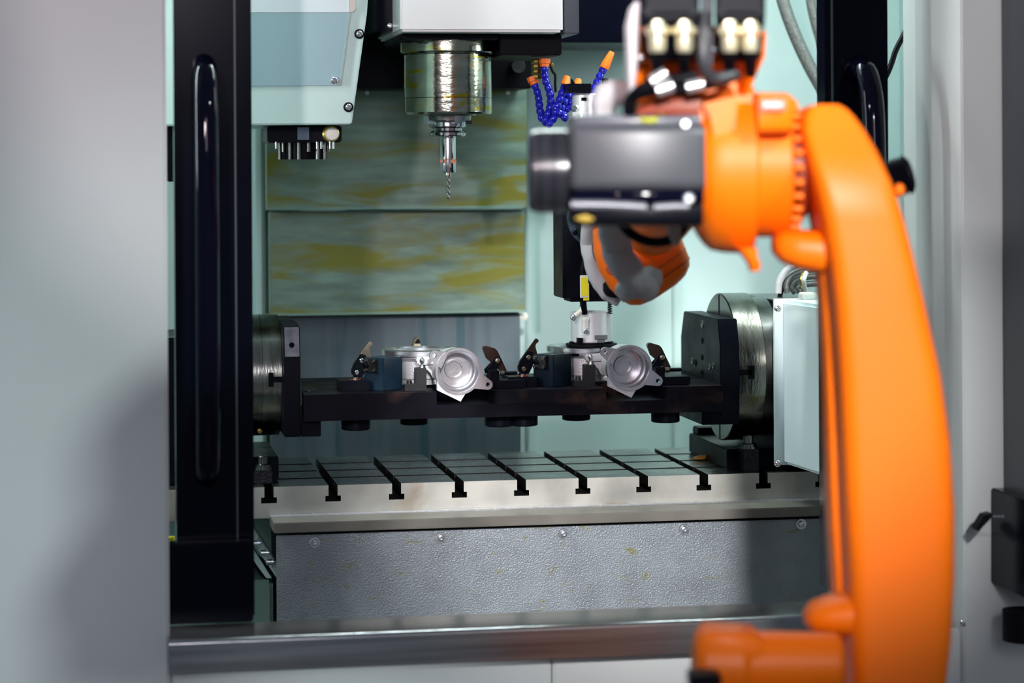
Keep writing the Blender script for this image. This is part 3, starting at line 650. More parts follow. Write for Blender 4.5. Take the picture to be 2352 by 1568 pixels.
# ------------------------------------------------------------------ castings
def casting(label):
    Yc = -.045; c = PY(1053.5, 853, Yc); s = S(Yc); ny = V((0, -1, 0))
    t = thing('pump_casting', label, 'casting', V((c.x, .03, zp - .012)), 'machined castings on the fixture plate')
    R1 = 54.5 * s
    # ring flange, open bore as closed lathe profile
    prof = [(R1, .0), (R1, -.012), (R1 - .004, -.014), (.0285, -.014), (.0285, -.052), (.0001 + .0262, -.052), (.0262, -.040), (.0268, -.030), (.0282, -.026), (.0295, -.012), (.0315, -.008), (.0325, -.003), (.0332, 0)]
    obj('ring_flange', MB().lathe(c, ny, prof, 72, cap=False), ALU, t, ang=25)
    obj('bore_floor', MB().lathe(c, ny, [(.0262, -.052), (.0262, -.049), (.016, -.049), (.015, -.044), (.0125, -.044), (.0115, -.050), (.0001, -.050)], 56), ALU, t)
    def ear(u0, v0, u1, v1):
        e = PY(u0, v0, Yc); g = PY(u1, v1, Yc); d_ = (g - e).normalized(); n_ = V((-d_.z, 0, d_.x)); rO = 12.2 * s; rI = 5.2 * s; N_ = 14
        out = [e + d_ * (-math.cos(a)) * rO + n_ * math.sin(a) * rO for a in [(-PI / 2 + PI * i / (N_ - 1)) for i in range(N_)]]
        out += [g + n_ * rO * 1.7, g - n_ * rO * 1.7]
        K = len(out); inn = []
        for p in out:
            q = (p - e).normalized(); inn.append(e + q * rI)
        th = UY * .009; off = UY * .0005
        return MB().loft([[p + off for p in out], [p + off + th for p in out], [p + off + th for p in inn], [p + off for p in inn]], closed=True)
    obj('ear', ear(998.5, 817, 1022, 828), ALU, t); obj('ear', ear(1120, 883, 1095, 873), ALU, t)
    # square mounting pad behind the ring
    cor = [PY(u, v, Yc + .002) for u, v in ((1004, 826), (1004, 896), (1058, 922), (1070, 902), (1090, 860), (1060, 815))]
    out = []
    for i in range(6):
        for k_ in range(6): out.append(cor[i].lerp(cor[(i + 1) % 6], k_ / 6))
    cc_ = V((c.x, Yc + .002, c.z)); out = [cc_ + (q - cc_).normalized() * max((q - cc_).length, .0365) for q in out]; inn = [cc_ + (q - cc_).normalized() * .0340 for q in out]; th = UY * .010
    obj('mounting_pad', MB().loft([out, [q + th for q in out], [q + th for q in inn], inn], closed=True), ALUC, t)
    # neck into the drum
    obj('neck', MB().lathe(c, ny, [(.034, -.024), (.034, -.054), (.030, -.056), (.030, -.10), (.028, -.10), (.028, -.054), (.0295, -.0525), (.0295, -.024)], 48, cap=False), ALUC, t)
    # vertical drum with flat ring on top
    yd = .11; xd = X(966, yd, 830); zt_ = Z(806, yd - .06, 966)
    D0 = V((xd, yd, 0))
    obj('drum', MB().lathe(D0, UZ, [(.020, zp + .004), (.046, zp + .004), (.046, zp + .012), (.050, zp + .014), (.050, zt_ - .018), (.055, zt_ - .012), (.055, zt_ - .009), (.045, zt_ - .008), (.045, zt_ - .02), (.020, zt_ - .02)], 64), ALUC, t)
    rf = obj('top_flange', MB().lathe(D0, UZ, [(.064, zt_ - .009), (.064, zt_ - .001), (.062, zt_), (.050, zt_), (.047, zt_ - .003), (.047, zt_ - .009)], 64, cap=False), ALU, t)
    # side lug and rib seen under the flange
    obj('rib', pf([(977, 838), (1006, 838), (1006, 872), (995, 868), (988, 855), (978, 847)], .03, .008), ALUC, t, bevel=.001)
    obj('side_wall', pf([(955, 822), (1008, 818), (1008, 836), (960, 838)], .02, .02), ALUC, t, bevel=.002)
    obj('foot_lug', pf([(1000, 876), (1010, 870), (1010, 886), (1000, 882)], Yc + .024, .02), ALUC, t)
    return t
k = casting('silver casting with round bore at left, clear of the gripper')
dup(k, DXv, 'silver casting with round bore at right, under the gripper')

# ================================================================== gripper tool on the robot flange
gt = thing('gripper_tool', 'black double-ended gripper tool with white chucks, held over the right casting', 'gripper', PY(1358, 800, .06))
Yg = .03
obj('tool_plate', MB().box((X(1291, Yg, 600), Yg, Z(684, Yg, 1340)), (X(1404, Yg, 600), Yg + .075, Z(330, Yg, 1340))), BLOXC, gt, bevel=.0015)
obj('edge_lip', MB().box((X(1291, Yg, 600), Yg - .004, Z(682, Yg, 1340)), (X(1294.5, Yg, 600), Yg, Z(330, Yg, 1340))), BLOXC, gt)
obj('bottom_rail', MB().box((X(1311, Yg, 690), Yg + .002, Z(693, Yg, 1340)), (X(1408, Yg, 690), Yg + .06, Z(684, Yg, 1340) )), BLKM, gt, bevel=.001)
fl = obj('flange_disc', MB().lathe(PY(1368, 500, Yg), (0, -1, 0), [(.048, .0), (.048, .008), (.047, .009), (.0001, .009)], 64), mat('blue_grey_flange', (.035, .065, .10), .4, .3, .1, 20), gt)
screw(fl, PY(1321, 533, Yg - .009), (0, -1, 0), .0052, BLOXC, washer=False)
cg_ = V((X(1358, .07, 750), .07, 0))
def zc(v): return Z(v, .07 - .034, 1358)
WR = 48 * S(.07)
ck = obj('lower_chuck', MB().lathe(cg_, UZ, [(.012, zc(788)), (WR - .001, zc(788)), (WR, zc(786)), (WR, zc(720)), (WR - .0015, zc(718)), (WR - .004, zc(718)), (WR - .005, zc(721)), (.012, zc(721))], 64), ALUW, gt)
obj('jaw_slot', MB().box((X(1381, .034, 780) - .006, .0347, zc(787)), (X(1381, .034, 780) + .006, .05, zc(779))).box((X(1381, .034, 780) - .0105, .0347, zc(780)), (X(1381, .034, 780) + .0105, .05, zc(770))), mat('slot_grey', (.15, .17, .17), .5), ck)
obj('jaw_slot', MB().box((X(1333, .04, 780) - .004, .0397, zc(788)), (X(1333, .04, 780) + .004, .055, zc(776))), BLKM, ck)
obj('chuck_base', MB().lathe(cg_, UZ, [(.015, zc(800)), (.040, zc(799)), (.042, zc(797)), (.042, zc(792)), (.036, zc(791)), (.036, zc(788)), (.01, zc(788))], 48), BLKM, gt)
for a in (-.9, 1.2, 3.3):
    e = V((math.cos(a), math.sin(a), 0)); f = V((-e.y, e.x, 0)); c = cg_ + e * .022 + UZ * (zc(803))
    obj('jaw', MB().obox(c, e * .014, f * .007, UZ * .012), BLOXC, gt, bevel=.001)
def fitting(parent, u, v, Y_, tilt, up=True):
    p = PY(u, v, Y_); d_ = V((math.sin(tilt), 0, math.cos(tilt)))
    f = obj('elbow_fitting', MB().cyl(p - d_ * .004, p + d_ * .008, .0048, n=20).lathe(p + d_ * .008, d_, [(.0055, 0), (.0058, .003), (.0052, .006), (.003, .0065)], 24), WHT, parent)
    q = p - d_ * .0085 + V((0, -.002, 0)); obj('fitting_screw', MB().lathe(q, (0, -1, 0), [(.0045, -.006), (.0045, .002), (.0036, .003), (.0001, .003)], 20), CHROME, f)
fitting(gt, 1345, 748, .028, 0); fitting(gt, 1326, 722, .030, .9)
for u in (1337, 1401):
    a, b = PY(u, 684, .045), PY(u, 720, .045); rd = obj('guide_rod', MB().cyl(a, b, .0018, n=12), STEELD, gt)
    pts = []
    for i in range(73):
        t = i / 72; pts.append(a + (b - a) * t + V((math.cos(t * PI * 18), math.sin(t * PI * 18), 0)) * .0034)
    obj('coil_spring', MB().tube(pts, .0008, 5, 0), BLKM, rd)
obj('air_hose', MB().tube([PY(1352, 570, .02), PY(1342, 600, .018), PY(1338, 640, .018), PY(1340, 690, .02), PY(1343, 720, .028)], .0048, 12), BLKM, gt)
obj('cable', MB().tube([PY(1350, 575, .02), PY(1336, 605, .022), PY(1333, 650, .022), PY(1335, 680, .024)], .0022, 8), BLKM, gt)
obj('cable', MB().tube([PY(1346, 572, .02), PY(1345, 605, .02), PY(1338, 640, .02)], .0022, 8), BLKM, gt)
ylb = obj('tag_label', MB().box(PY(1333, 684, .009), PY(1351, 632, .009) + V((0, .003, 0))), WHT, gt, bevel=.0006)
obj('tag_print', MB().box(PY(1336, 679, .0084), PY(1349, 637, .0084) + V((0, .0004, 0))), YEL, ylb)
obj('tag_label', MB().box(PY(1340, 690, .014), PY(1353, 650, .014) + V((0, .002, 0))), YEL, gt)
# upper chuck
def zu(v): return Z(v, .05, 1350)
cu = V((X(1360, .08, 230), .08, 0)); WU = 47 * S(.08)
obj('upper_chuck', MB().lathe(cu, UZ, [(.012, zu(330)), (WU, zu(330)), (WU, zu(218)), (WU - .002, zu(215)), (.012, zu(214))], 64), ALUW, gt)
obj('upper_jaw', MB().box((X(1306, .045, 200), .045, zu(213)), (X(1358, .045, 200), .09, zu(192))).prism([PY(1313, 193, .06), PY(1314, 181, .06), PY(1322, 193, .06)], (0, .01, 0)), BLOXC, gt)
obj('upper_jaw', MB().cyl(PY(1390, 193, .1), PY(1390, 180, .1), .0055, n=20), BLOXC, gt)
obj('jaw_slot', MB().box((X(1342, .046, 225) - .003, .0465, zu(231)), (X(1342, .046, 225) + .0035, .06, zu(224))), BLKM, gt)
fitting(gt, 1322, 262, .040, .1); 
obj('fitting_screw', MB().lathe(PY(1318, 248, .035), (0, -1, 0), [(.006, -.01), (.006, .003), (.0045, .004), (.0001, .004)], 24), CHROME, gt)

# ================================================================== coolant nozzles
cn = thing('coolant_manifold', 'brass valve block with black lever under the spindle head', 'valve', PY(1240, 128, .14))
Yn = .14
for i in range(4): 
    obj('valve_section', MB().lathe(PY(1233, 182 - i * 12, Yn), UZ, [(.0080, 0), (.0088, .0012), (.0088, .0066), (.0080, .0078)], 8), BRASS, cn)
obj('valve_lever', MB().tube([PY(1262, 148, Yn - .01), PY(1270, 165, Yn - .012), PY(1275, 172, Yn - .012), PY(1275, 190, Yn - .012), PY(1276, 212, Yn - .012)], .0022, 8), BLKM, cn)
obj('lever_pin', MB().lathe(PY(1264, 150, Yn), (0, -1, 0), [(.005, 0), (.005, .006), (.003, .008), (.0001, .008)], 16), BRASS, cn)
def nozzle(label, pts, Y_, base=None, tip=None, y2=None, r=.0068):
    y2 = Y_ if y2 is None else y2; N_ = len(pts)
    P3 = smooth_path([PY(u, v, Y_ + (y2 - Y_) * i / (N_ - 1)) for i, (u, v) in enumerate(pts)], 10)
    t = thing('coolant_hose', label, 'hose', P3[0], 'segmented blue coolant hoses')
    # even spacing
    acc = 0; last = P3[0]; beads = [P3[0]]
    for p in P3[1:]:
        acc += (p - last).length; last = p
        if acc >= .0104: beads.append(p); acc = 0
    for i, b in enumerate(beads):
        d_ = (beads[min(i + 1, len(beads) - 1)] - beads[max(i - 1, 0)]).normalized()
        obj('bead', MB().lathe(b, d_, [(.0040, -.0072), (.0046, -.0058), (r * .86, -.0045), (r, -.001), (r, .001), (r * .86, .0038), (.0050, .0056)], 18), BLUEP, t)
    if base:
        p = P3[0]; d_ = (P3[1] - P3[0]).normalized()
        obj('base_nut', MB().lathe(p - d_ * .017, d_, [(.0095, 0), (.0095, .008), (.0078, .009), (.0078, .0135), (.006, .014)], 8), ORANGEP, t)
    if tip:
        p = beads[-1]; q = PY(tip[0], tip[1], y2); d_ = (q - p).normalized(); L2 = (q - p).length
        obj('nozzle_tip', MB().lathe(p, d_, [(.0078, .004), (.0082, .006), (.0076, L2 * .35), (.0050, L2 * .95), (.0042, L2), (.003, L2)], 20), ORANGEP, t)
    return t
nozzle('blue segmented hose hanging from the orange nut under the spindle head', [(1251, 158), (1251, 172), (1255, 190), (1261, 206), (1265, 225), (1264, 244), (1258, 262), (1252, 276)], .125, base=1)
nozzle('blue segmented hose below the brass valve, nearest the way cover', [(1230, 198), (1235, 212), (1238, 228), (1240, 246), (1242, 262), (1248, 278), (1258, 282)], .14, base=1, y2=.13)
nozzle('blue segmented hose curving up to a short orange nozzle', [(1262, 284), (1270, 276), (1274, 262), (1279, 246), (1285, 230), (1291, 214), (1297, 200)], .12, tip=(1303, 174), y2=.12)
nozzle('blue segmented hose branching right beside the short orange nozzle', [(1268, 268), (1281, 258), (1290, 246), (1297, 232), (1305, 219), (1313, 209)], .14)
nozzle('lowest blue segmented hose end pointing at the white chuck', [(1276, 250), (1283, 258), (1290, 264), (1298, 270), (1308, 268)], .12)
nozzle('long blue segmented hose with orange nozzle above the gripper', [(1345, 260), (1350, 240), (1356, 218), (1366, 200), (1374, 184), (1382, 167), (1391, 152)], .15, tip=(1406, 119), y2=.14)
nozzle('blue segmented hose with orange tip mostly hidden behind the upper chuck', [(1292, 262), (1305, 246), (1314, 230), (1320, 215), (1323, 203)], .15, tip=(1330, 181))

# chip of resin on the table
p = PZ(1607, 1056, .001)
tag(obj('resin_chip', MB().sup([(p + V((-.011, 0, .003)), UY * .002, UZ * .0015), (p + V((-.006, 0, .0035)), UY * .005, UZ * .003), (p + V((.001, 0, .004)), UY * .006, UZ * .0038), (p + V((.008, 0, .0045)), UY * .005, UZ * .0042), (p + V((.011, 0, .006)), UY * .002, UZ * .002)], 12, 2), OILB), 'small amber curled chip lying on the table top', 'chip')
# ================================================================== robot
rb = thing('robot_arm', 'orange industrial robot arm reaching from the right foreground into the machine', 'robot', V((PD(2000, 1700, 2.75).x, PD(2000, 1700, 2.75).y, -1.0)))
def Q(u, v, d): return PD(u, v, d)
def px(n, d): return n * d / FPX
# lower link: lofted casting
rows_ = [(1900, 1930, 2110), (1700, 1935, 2135), (1568, 1934, 2152), (1450, 1930, 2166), (1300, 1926, 2174), (1150, 1918, 2174), (1000, 1912, 2164), (850, 1905, 2142), (700, 1896, 2108), (600, 1886, 2084), (500, 1868, 2058), (420, 1850, 2032), (350, 1836, 2003), (300, 1828, 1976), (270, 1832, 1955), (252, 1842, 1938), (242, 1858, 1920)]
secs = []
DL = 2.72
for v, a, b in rows_:
    hw = px((b - a) / 2, DL - .06); c = Q((a + b) / 2, v, DL); dep = .085 if v > 420 else .085 * (.45 + .55 * min(1, (v - 235) / 185))
    secs.append((c, R0 * hw, Fw * dep))
lk = obj('lower_link', MB().sup(secs, 48, 7), ORANGE, rb, ang=60)
# left side raised web of the link
secs = []
for v, a in ((1900, 1918), (1400, 1914), (1200, 1902), (1000, 1895), (800, 1888), (660, 1880), (610, 1874)):
    secs.append((Q(a + 14, v, 2.74), R0 * px(16, 2.74), Fw * .035))
obj('link_rib', MB().sup(secs, 20, 3), ORANGE, lk, ang=60)
obj('bump_stop', MB().sph(Q(2172, 1374, 2.66), px(16, 2.66), 1, 1, 1.4), ORANGE, lk)
obj('bump_stop', MB().sph(Q(2066, 436, 2.70), px(12, 2.7), 1, 1, 1.2), ORANGE, lk)
obj('link_lug', MB().sup([(Q(1950, 1408, 2.68), UZ * px(48, 2.68), Fw * .04), (Q(1900, 1411, 2.68), UZ * px(42, 2.68), Fw * .036), (Q(1865, 1414, 2.68), UZ * px(32, 2.68), Fw * .03), (Q(1848, 1417, 2.68), UZ * px(16, 2.68), Fw * .018)], 24, 2.5), ORANGE, lk, ang=60)
obj('link_lug', MB().sup([(Q(1885, 578, 2.72), UZ * px(50, 2.7), Fw * .045), (Q(1830, 572, 2.72), UZ * px(46, 2.7), Fw * .042), (Q(1795, 566, 2.72), UZ * px(38, 2.7), Fw * .038), (Q(1776, 563, 2.72), UZ * px(20, 2.7), Fw * .025)], 24, 3), ORANGE, lk, ang=60)
# elbow joint: toothed ring and housing
ce = lambda u, d=2.76: Q(u, 385, d)
def rings(name, prof, m_, d=2.76, v=385, n=64, parent=rb, ang=32):
    o = Q(1700, v, d); return obj(name, MB().lathe(o, R0, [(px(r_, d), px(h_ - 1700, d)) for r_, h_ in prof], n), m_, parent, ang=ang)
eh = rings('elbow_housing', [(60, 1700), (190, 1700), (190, 1722), (186, 1727), (160, 1730), (160, 1800), (156, 1806), (60, 1806)], ORANGE)
rings('reducer_ring', [(60, 1806), (130, 1806), (130, 1835), (100, 1860), (40, 1870)], mat('dark_orange_gap', (.25, .03, .004), .5), parent=rb)
for k in range(28):
    a = 2 * PI * k / 28; o = Q(1808, 385, 2.76) + (U0 * math.cos(a) + Fw * math.sin(a)) * px(148, 2.76)
    obj('ring_bolt', MB().cyl(o, o + R0 * px(20, 2.76), px(8, 2.76), n=12), ORANGE, eh)
# boss with type plate on top of the housing
obj('top_boss', MB().sup([(Q(1732, 262, 2.70), UZ * px(48, 2.7), Fw * .05), (Q(1800, 262, 2.70), UZ * px(46, 2.7), Fw * .05), (Q(1812, 264, 2.70), UZ * px(40, 2.7), Fw * .045)], 24, 6), ORANGE, eh, ang=50)
tpz = obj('type_plate', MB().obox(Q(1776, 240, 2.645), R0 * px(28, 2.64), Fw * .001, UZ * px(14, 2.64)), mat('plate_red', (.85, .06, .03), .4), eh)
mb = MB()
for i in range(6): mb.obox(Q(1757 + i * 7.5, 241 - (i % 2), 2.642), R0 * px(2.6, 2.64), Fw * .0006, UZ * px(6.5 - (i % 3), 2.64))
obj('plate_print', mb, WHT, tpz)
# elbow casting: big flange that flows up into the neck carrying the motors
def fl_(pts, d, dep): return MB().prism([Q(u, v, d) for u, v in pts], Fw * dep)
secs = []
for u, vt, vb, dep in ((1590, 250, 520, .080), (1600, 232, 540, .088), (1614, 214, 560, .093), (1630, 200, 574, .096), (1660, 194, 580, .096), (1700, 192, 582, .096), (1720, 194, 580, .096), (1727, 206, 570, .090)):
    secs.append((Q(u, (vt + vb) / 2, 2.76), UZ * px((vb - vt) / 2, 2.76), Fw * dep))
ec = obj('elbow_casting', MB().sup(secs, 48, 2.05), ORANGE, rb, ang=45)
obj('neck', MB().loft([[Q(1560, 210, 2.68), Q(1730, 175, 2.68), Q(1730, 175, 2.86), Q(1560, 210, 2.86)], [Q(1598, 290, 2.674), Q(1728, 260, 2.678), Q(1728, 260, 2.86), Q(1598, 290, 2.86)], [Q(1616, 370, 2.664), Q(1722, 370, 2.664), Q(1722, 370, 2.86), Q(1616, 370, 2.86)]]), ORANGE, ec, bevel=.018, seg=4)
obj('bottom_lug', MB().sup([(Q(1712, 568, 2.70), R0 * px(26, 2.7), Fw * .02), (Q(1722, 590, 2.70), R0 * px(16, 2.7), Fw * .018), (Q(1732, 606, 2.70), R0 * px(15, 2.7), Fw * .016), (Q(1732, 622, 2.70), R0 * px(11, 2.7), Fw * .012)], 20, 3), ORANGE, ec, ang=60)
obj('casting_bolt', MB().lathe(Q(1592, 237, 2.672), -Fw, [(.0085, 0), (.0085, .006), (.006, .008), (.0001, .008)], 24), mat('pale_orange_bolt', (1, .45, .2), .35), ec)
# motor mounting bowl
bl = obj('motor_mount', MB().loft([[Q(1438, 60, 2.70), Q(1760, 60, 2.70), Q(1760, 60, 2.95), Q(1438, 60, 2.95)], [Q(1438, 140, 2.69), Q(1756, 130, 2.69), Q(1756, 130, 2.95), Q(1438, 140, 2.95)], [Q(1450, 240, 2.71), Q(1722, 205, 2.71), Q(1722, 205, 2.92), Q(1450, 240, 2.92)], [Q(1580, 300, 2.74), Q(1700, 300, 2.74), Q(1700, 300, 2.90), Q(1580, 300, 2.90)]]), ORANGE, rb, bevel=.006)
obj('side_guard', MB().sup([(Q(1449, 220, 2.665), R0 * px(8, 2.66), Fw * .02), (Q(1450, 160, 2.66), R0 * px(14, 2.66), Fw * .03), (Q(1452, 60, 2.66), R0 * px(17, 2.66), Fw * .03), (Q(1458, 20, 2.66), R0 * px(13, 2.66), Fw * .028), (Q(1464, 6, 2.66), R0 * px(7, 2.66), Fw * .02)], 20, 2.5), mat('pinkish_white_cover', (.75, .68, .70), .35), bl, ang=60)
for (a, b) in ((1476, 1606), (1642, 1758)):
    mt_ = obj('wrist_motor', MB().loft([[Q(a, -160, 2.60), Q(b, -160, 2.60), Q(b, -160, 2.69), Q(a, -160, 2.69)], [Q(a, 36, 2.60), Q(b, 36, 2.60), Q(b, 36, 2.69), Q(a, 36, 2.69)], [Q(a + 8, 140, 2.64), Q(b - 8, 140, 2.64), Q(b - 8, 140, 2.69), Q(a + 8, 140, 2.69)]]), MOTB, rb, bevel=.004)
    for u in (a + 34, b - 34):
        g = obj('connector', MB().lathe(Q(u, 122, 2.612), UZ, [(.004, 0), (px(17, 2.6), .001), (px(20, 2.6), .006), (px(20, 2.6), px(38, 2.6)), (px(24, 2.6), px(42, 2.6)), (px(29, 2.6), px(46, 2.6)), (px(29, 2.6), px(58, 2.6)), (px(20, 2.6), px(62, 2.6)), (px(18, 2.6), px(74, 2.6)), (px(10, 2.6), px(78, 2.6))], 28), GOLD, mt_)
        obj('connector_cable', MB().cyl(Q(u, 123, 2.615), Q(u, 172, 2.635), px(17, 2.6), px(13, 2.6)), BLKM, g)
    for u in (a + 12, b - 12):
        obj('motor_screw', MB().lathe(Q(u, 26, 2.599), -Fw, [(.005, 0), (.005, .003), (.0001, .003)], 16), BLOXC, mt_)
for u, v in ((1472, 133), (1742, 128), (1645, 115), (1712, 20)):
    obj('mount_screw', MB().lathe(Q(u, v, 2.655), -Fw, [(.0038, -.03), (.0038, .002), (.0001, .003)], 16), CHROME, bl)
obj('cable_duct', MB().loft([[Q(1606, -160, 2.62), Q(1640, -160, 2.62), Q(1640, -160, 2.69), Q(1606, -160, 2.69)], [Q(1612, 150, 2.65), Q(1636, 150, 2.65), Q(1636, 150, 2.69), Q(1612, 150, 2.69)]]), mat('duct_grey', (.10, .10, .12), .4), bl)
# elbow motor with grey cover, axis to the left
d0 = 2.70
def cov(name, u0, u1, v0, v1, d, dd, m_, e=6, parent=rb, r1=1, r0=1):
    c0 = Q(u0, (v0 + v1) / 2, d); c1 = Q(u1, (v0 + v1) / 2, d); a = UZ * px((v1 - v0) / 2, d); b = Fw * dd; s_ = (c1 - c0)
    return obj(name, MB().sup([(c0, a * .90 * r0, b * .86), (c0 + s_ * .025, a * .97, b * .95), (c0 + s_ * .06, a, b), (c1 - s_ * .05, a * r1, b), (c1, a * r1 * .96, b * .95)], 40, e), m_, parent, ang=50)
mc = cov('motor_cover', 1304, 1608, 285, 440, d0, .075, GREYC, 8)
cov('cover_lid', 1308, 1600, 264, 300, d0 + .005, .068, mat('cover_lid_grey', (.09, .09, .11), .3), 5, mc)
cov('cover_band', 1304, 1606, 432, 464, d0, .070, BLKG, 8, mc)
cov('lower_cover', 1306, 1604, 458, 518, d0 + .004, .072, MOTB, 5, mc)
obj('lower_rib', MB().tube([Q(1312, 470, d0 - .070), Q(1400, 471, d0 - .070), Q(1484, 476, d0 - .070)], .005, 12), mat('rib_grey', (.12, .12, .15), .25), mc)
obj('lower_rib', MB().tube([Q(1502, 477, d0 - .070), Q(1550, 474, d0 - .070), Q(1582, 474, d0 - .070)], .0045, 12), mat('rib_grey', (.12, .12, .15), .25), mc)
for u, v in ((1574, 284), (1582, 456)):
    obj('cover_screw', MB().lathe(Q(u, v, d0 - .072), -Fw, [(.0062, -.01), (.0062, .002), (.004, .004), (.0001, .004)], 20), ZINC, mc)
obj('logo_mark', MB().sup([(Q(1322, 501, d0 - .0705), UZ * .001, Fw * .002), (Q(1345, 502, d0 - .0705), UZ * .0048, Fw * .002), (Q(1364, 503, d0 - .0705), UZ * .001, Fw * .002)], 12, 2), mat('dull_yellow_mark', (.35, .22, .01), .5), mc)
mr_ = obj('brake_housing', MB().lathe(Q(1308, 392, d0), -R0, [(px(60, d0), 0), (px(96, d0), 0), (px(96, d0), px(68, d0)), (px(93, d0), px(86, d0)), (px(84, d0), px(94, d0)), (px(30, d0), px(96, d0))], 48), mat('brake_black', (.018, .018, .024), .22, 0, .1, 9), mc)
rgs = MB()
for h in (34, 66): rgs.lathe(Q(1308 - h, 392, d0), -R0, [(px(90, d0), 0), (px(97.5, d0), px(1, d0)), (px(97.5, d0), px(4, d0)), (px(90, d0), px(5, d0))], 48)
obj('housing_band', rgs, MOTB, mr_)
# forearm going into the machine
f0 = Q(1585, 385, 2.90); f1 = Q(1500, 520, 3.42)
obj('forearm', MB().tube([f0, f0 + (f1 - f0) * .5, f1], lambda t: .052 - .010 * t, 32, 8), ORANGE, rb)
# wrist body
wr = MB(); dw = 3.50
secs = []
for (u, v, h, d) in ((1570, 500, 34, .03), (1560, 520, 58, .045), (1545, 545, 74, .052), (1530, 568, 84, .056), (1505, 595, 94, .056), (1480, 612, 98, .052), (1455, 600, 92, .048)):
    pass
axw = (R0 * .55 - U0 * .84).normalized(); nw = (R0 * .84 + U0 * .55).normalized()
def W_(a, b): return Q(1470 + a * .84 + b * .55, 590 - a * .55 + b * .84, dw)
sec2 = []
for b, hw_, dp in ((-110, 60, .035), (-70, 84, .05), (-30, 98, .056), (20, 100, .056), (60, 92, .052), (78, 82, .048), (90, 64, .038), (96, 40, .022)):
    sec2.append((W_(2, b), nw * px(hw_, dw), Fw * dp))
wo = obj('wrist', MB().sup(sec2, 40, 3.0), ORANGE, rb, ang=50)
for b, hw_ in ((38, 97.5), (62, 92.5)):
    obj('wrist_seam', MB().sup([(W_(2, b), nw * px(hw_, dw), Fw * .0557), (W_(2, b + 1.2), nw * px(hw_, dw), Fw * .0557)], 40, 3.0), mat('seam_dark', (.25, .03, .01), .4), wo)
obj('wrist_recess', MB().lathe(Q(1407, 616, dw - .046), (-Fw - R0 * .5).normalized(), [(.010, -.01), (.010, .001), (.0075, .002), (.0001, .0005)], 24), mat('recess_red', (.35, .04, .01), .4), wo)
obj('tool_shaft', MB().cyl(Q(1420, 580, dw + .02), PY(1372, 520, .012), .035, .035), BLOXC, rb)
obj('flange_ring', MB().lathe(Q(1425, 672, 3.55), (UZ * .9 - Fw * .3).normalized(), [(.01, 0), (.024, 0), (.026, .004), (.026, .012), (.02, .014)], 32), BLKM, wo)
# base: shoulder, carousel and pedestal (mostly below the frame)
sh = Q(1760, 1530, 2.62)
obj('shoulder_motor', MB().lathe(Q(1590, 1525, 2.60), R0, [(px(50, 2.6), 0), (px(76, 2.6), px(8, 2.6)), (px(88, 2.6), px(26, 2.6)), (px(90, 2.6), px(110, 2.6)), (px(76, 2.6), px(130, 2.6)), (px(70, 2.6), px(330, 2.6)), (px(60, 2.6), px(342, 2.6))], 48), ORANGE, rb, ang=25)
obj('motor_boss', MB().sup([(Q(1606, 1478, 2.6), UZ * px(34, 2.6), Fw * .03), (Q(1625, 1474, 2.6), UZ * px(40, 2.6), Fw * .034), (Q(1730, 1484, 2.6), UZ * px(42, 2.6), Fw * .034), (Q(1752, 1492, 2.6), UZ * px(30, 2.6), Fw * .03)], 28, 5), ORANGE, rb, ang=50)
obj('shoulder_box', MB().sup([(Q(1740, 1900, 2.6), R0 * px(120, 2.6), Fw * .09), (Q(1740, 1640, 2.62), R0 * px(130, 2.6), Fw * .09), (Q(1775, 1568, 2.64), R0 * px(112, 2.6), Fw * .07), (Q(1790, 1540, 2.65), R0 * px(90, 2.6), Fw * .06)], 36, 4), ORANGE, rb, ang=50)
obj('motor_plug', MB().sup([(Q(1580, 1556, 2.53), UZ * px(16, 2.5), Fw * .02), (Q(1640, 1556, 2.53), UZ * px(18, 2.5), Fw * .02), (Q(1655, 1558, 2.53), UZ * px(12, 2.5), Fw * .015)], 20, 4), MOTB, rb)
pb = Q(1860, 1800, 2.72); pb.z = 0
obj('pedestal', MB().lathe(pb, UZ, [(.17, -1.0), (.17, -.93), (.12, -.90), (.12, -.45), (.15, -.40), (.15, -.20), (.02, -.18)], 48), ORANGE, rb)
zlink = Q(2020, 1900, 2.72)
obj('shoulder_hub', MB().cyl(V((pb.x, pb.y, zlink.z + .04)), Q(1945, 1820, 2.72), .09), ORANGE, rb)
# cables on the arm
cb = BLKM
obj('arm_cable', MB().tube([Q(1446, 262, 2.645), Q(1447, 235, 2.64), Q(1470, 208, 2.63), Q(1510, 190, 2.625), Q(1560, 182, 2.62), Q(1600, 172, 2.62)], .0072, 12), cb, rb)
obj('arm_cable', MB().tube([Q(1440, 250, 2.64), Q(1460, 222, 2.635), Q(1520, 205, 2.63), Q(1590, 200, 2.63), Q(1650, 190, 2.63), Q(1700, 168, 2.63)], .006, 12), cb, rb)
obj('arm_cable', MB().tube([Q(1620, 30, 2.62), Q(1616, 100, 2.61), Q(1618, 150, 2.61), Q(1640, 180, 2.62), Q(1690, 170, 2.63)], .007, 12), mat('cable_charcoal', (.03, .03, .035), .4), rb)
for u, v, a in ((1513, 178, .55), (1527, 203, .3), (1596, 197, .2)):
    e = (R0 * math.cos(a) + U0 * math.sin(a)); c = Q(u, v, 2.615); obj('cable_sleeve', MB().cyl(c - e * .009, c + e * .009, .0068, n=20), mat('silver_sleeve', (.6, .6, .6), .3, .7), rb)
c0 = Q(1487, 258, 2.665); ring_ = [c0 + R0 * math.cos(t) * px(34, 2.66) + U0 * math.sin(t) * px(20, 2.66) + Fw * .03 * math.sin(t) for t in [2 * PI * i / 24 for i in range(25)]]
obj('cable_ring', MB().tube(ring_, .0028, 8, 0), YELG, rb)
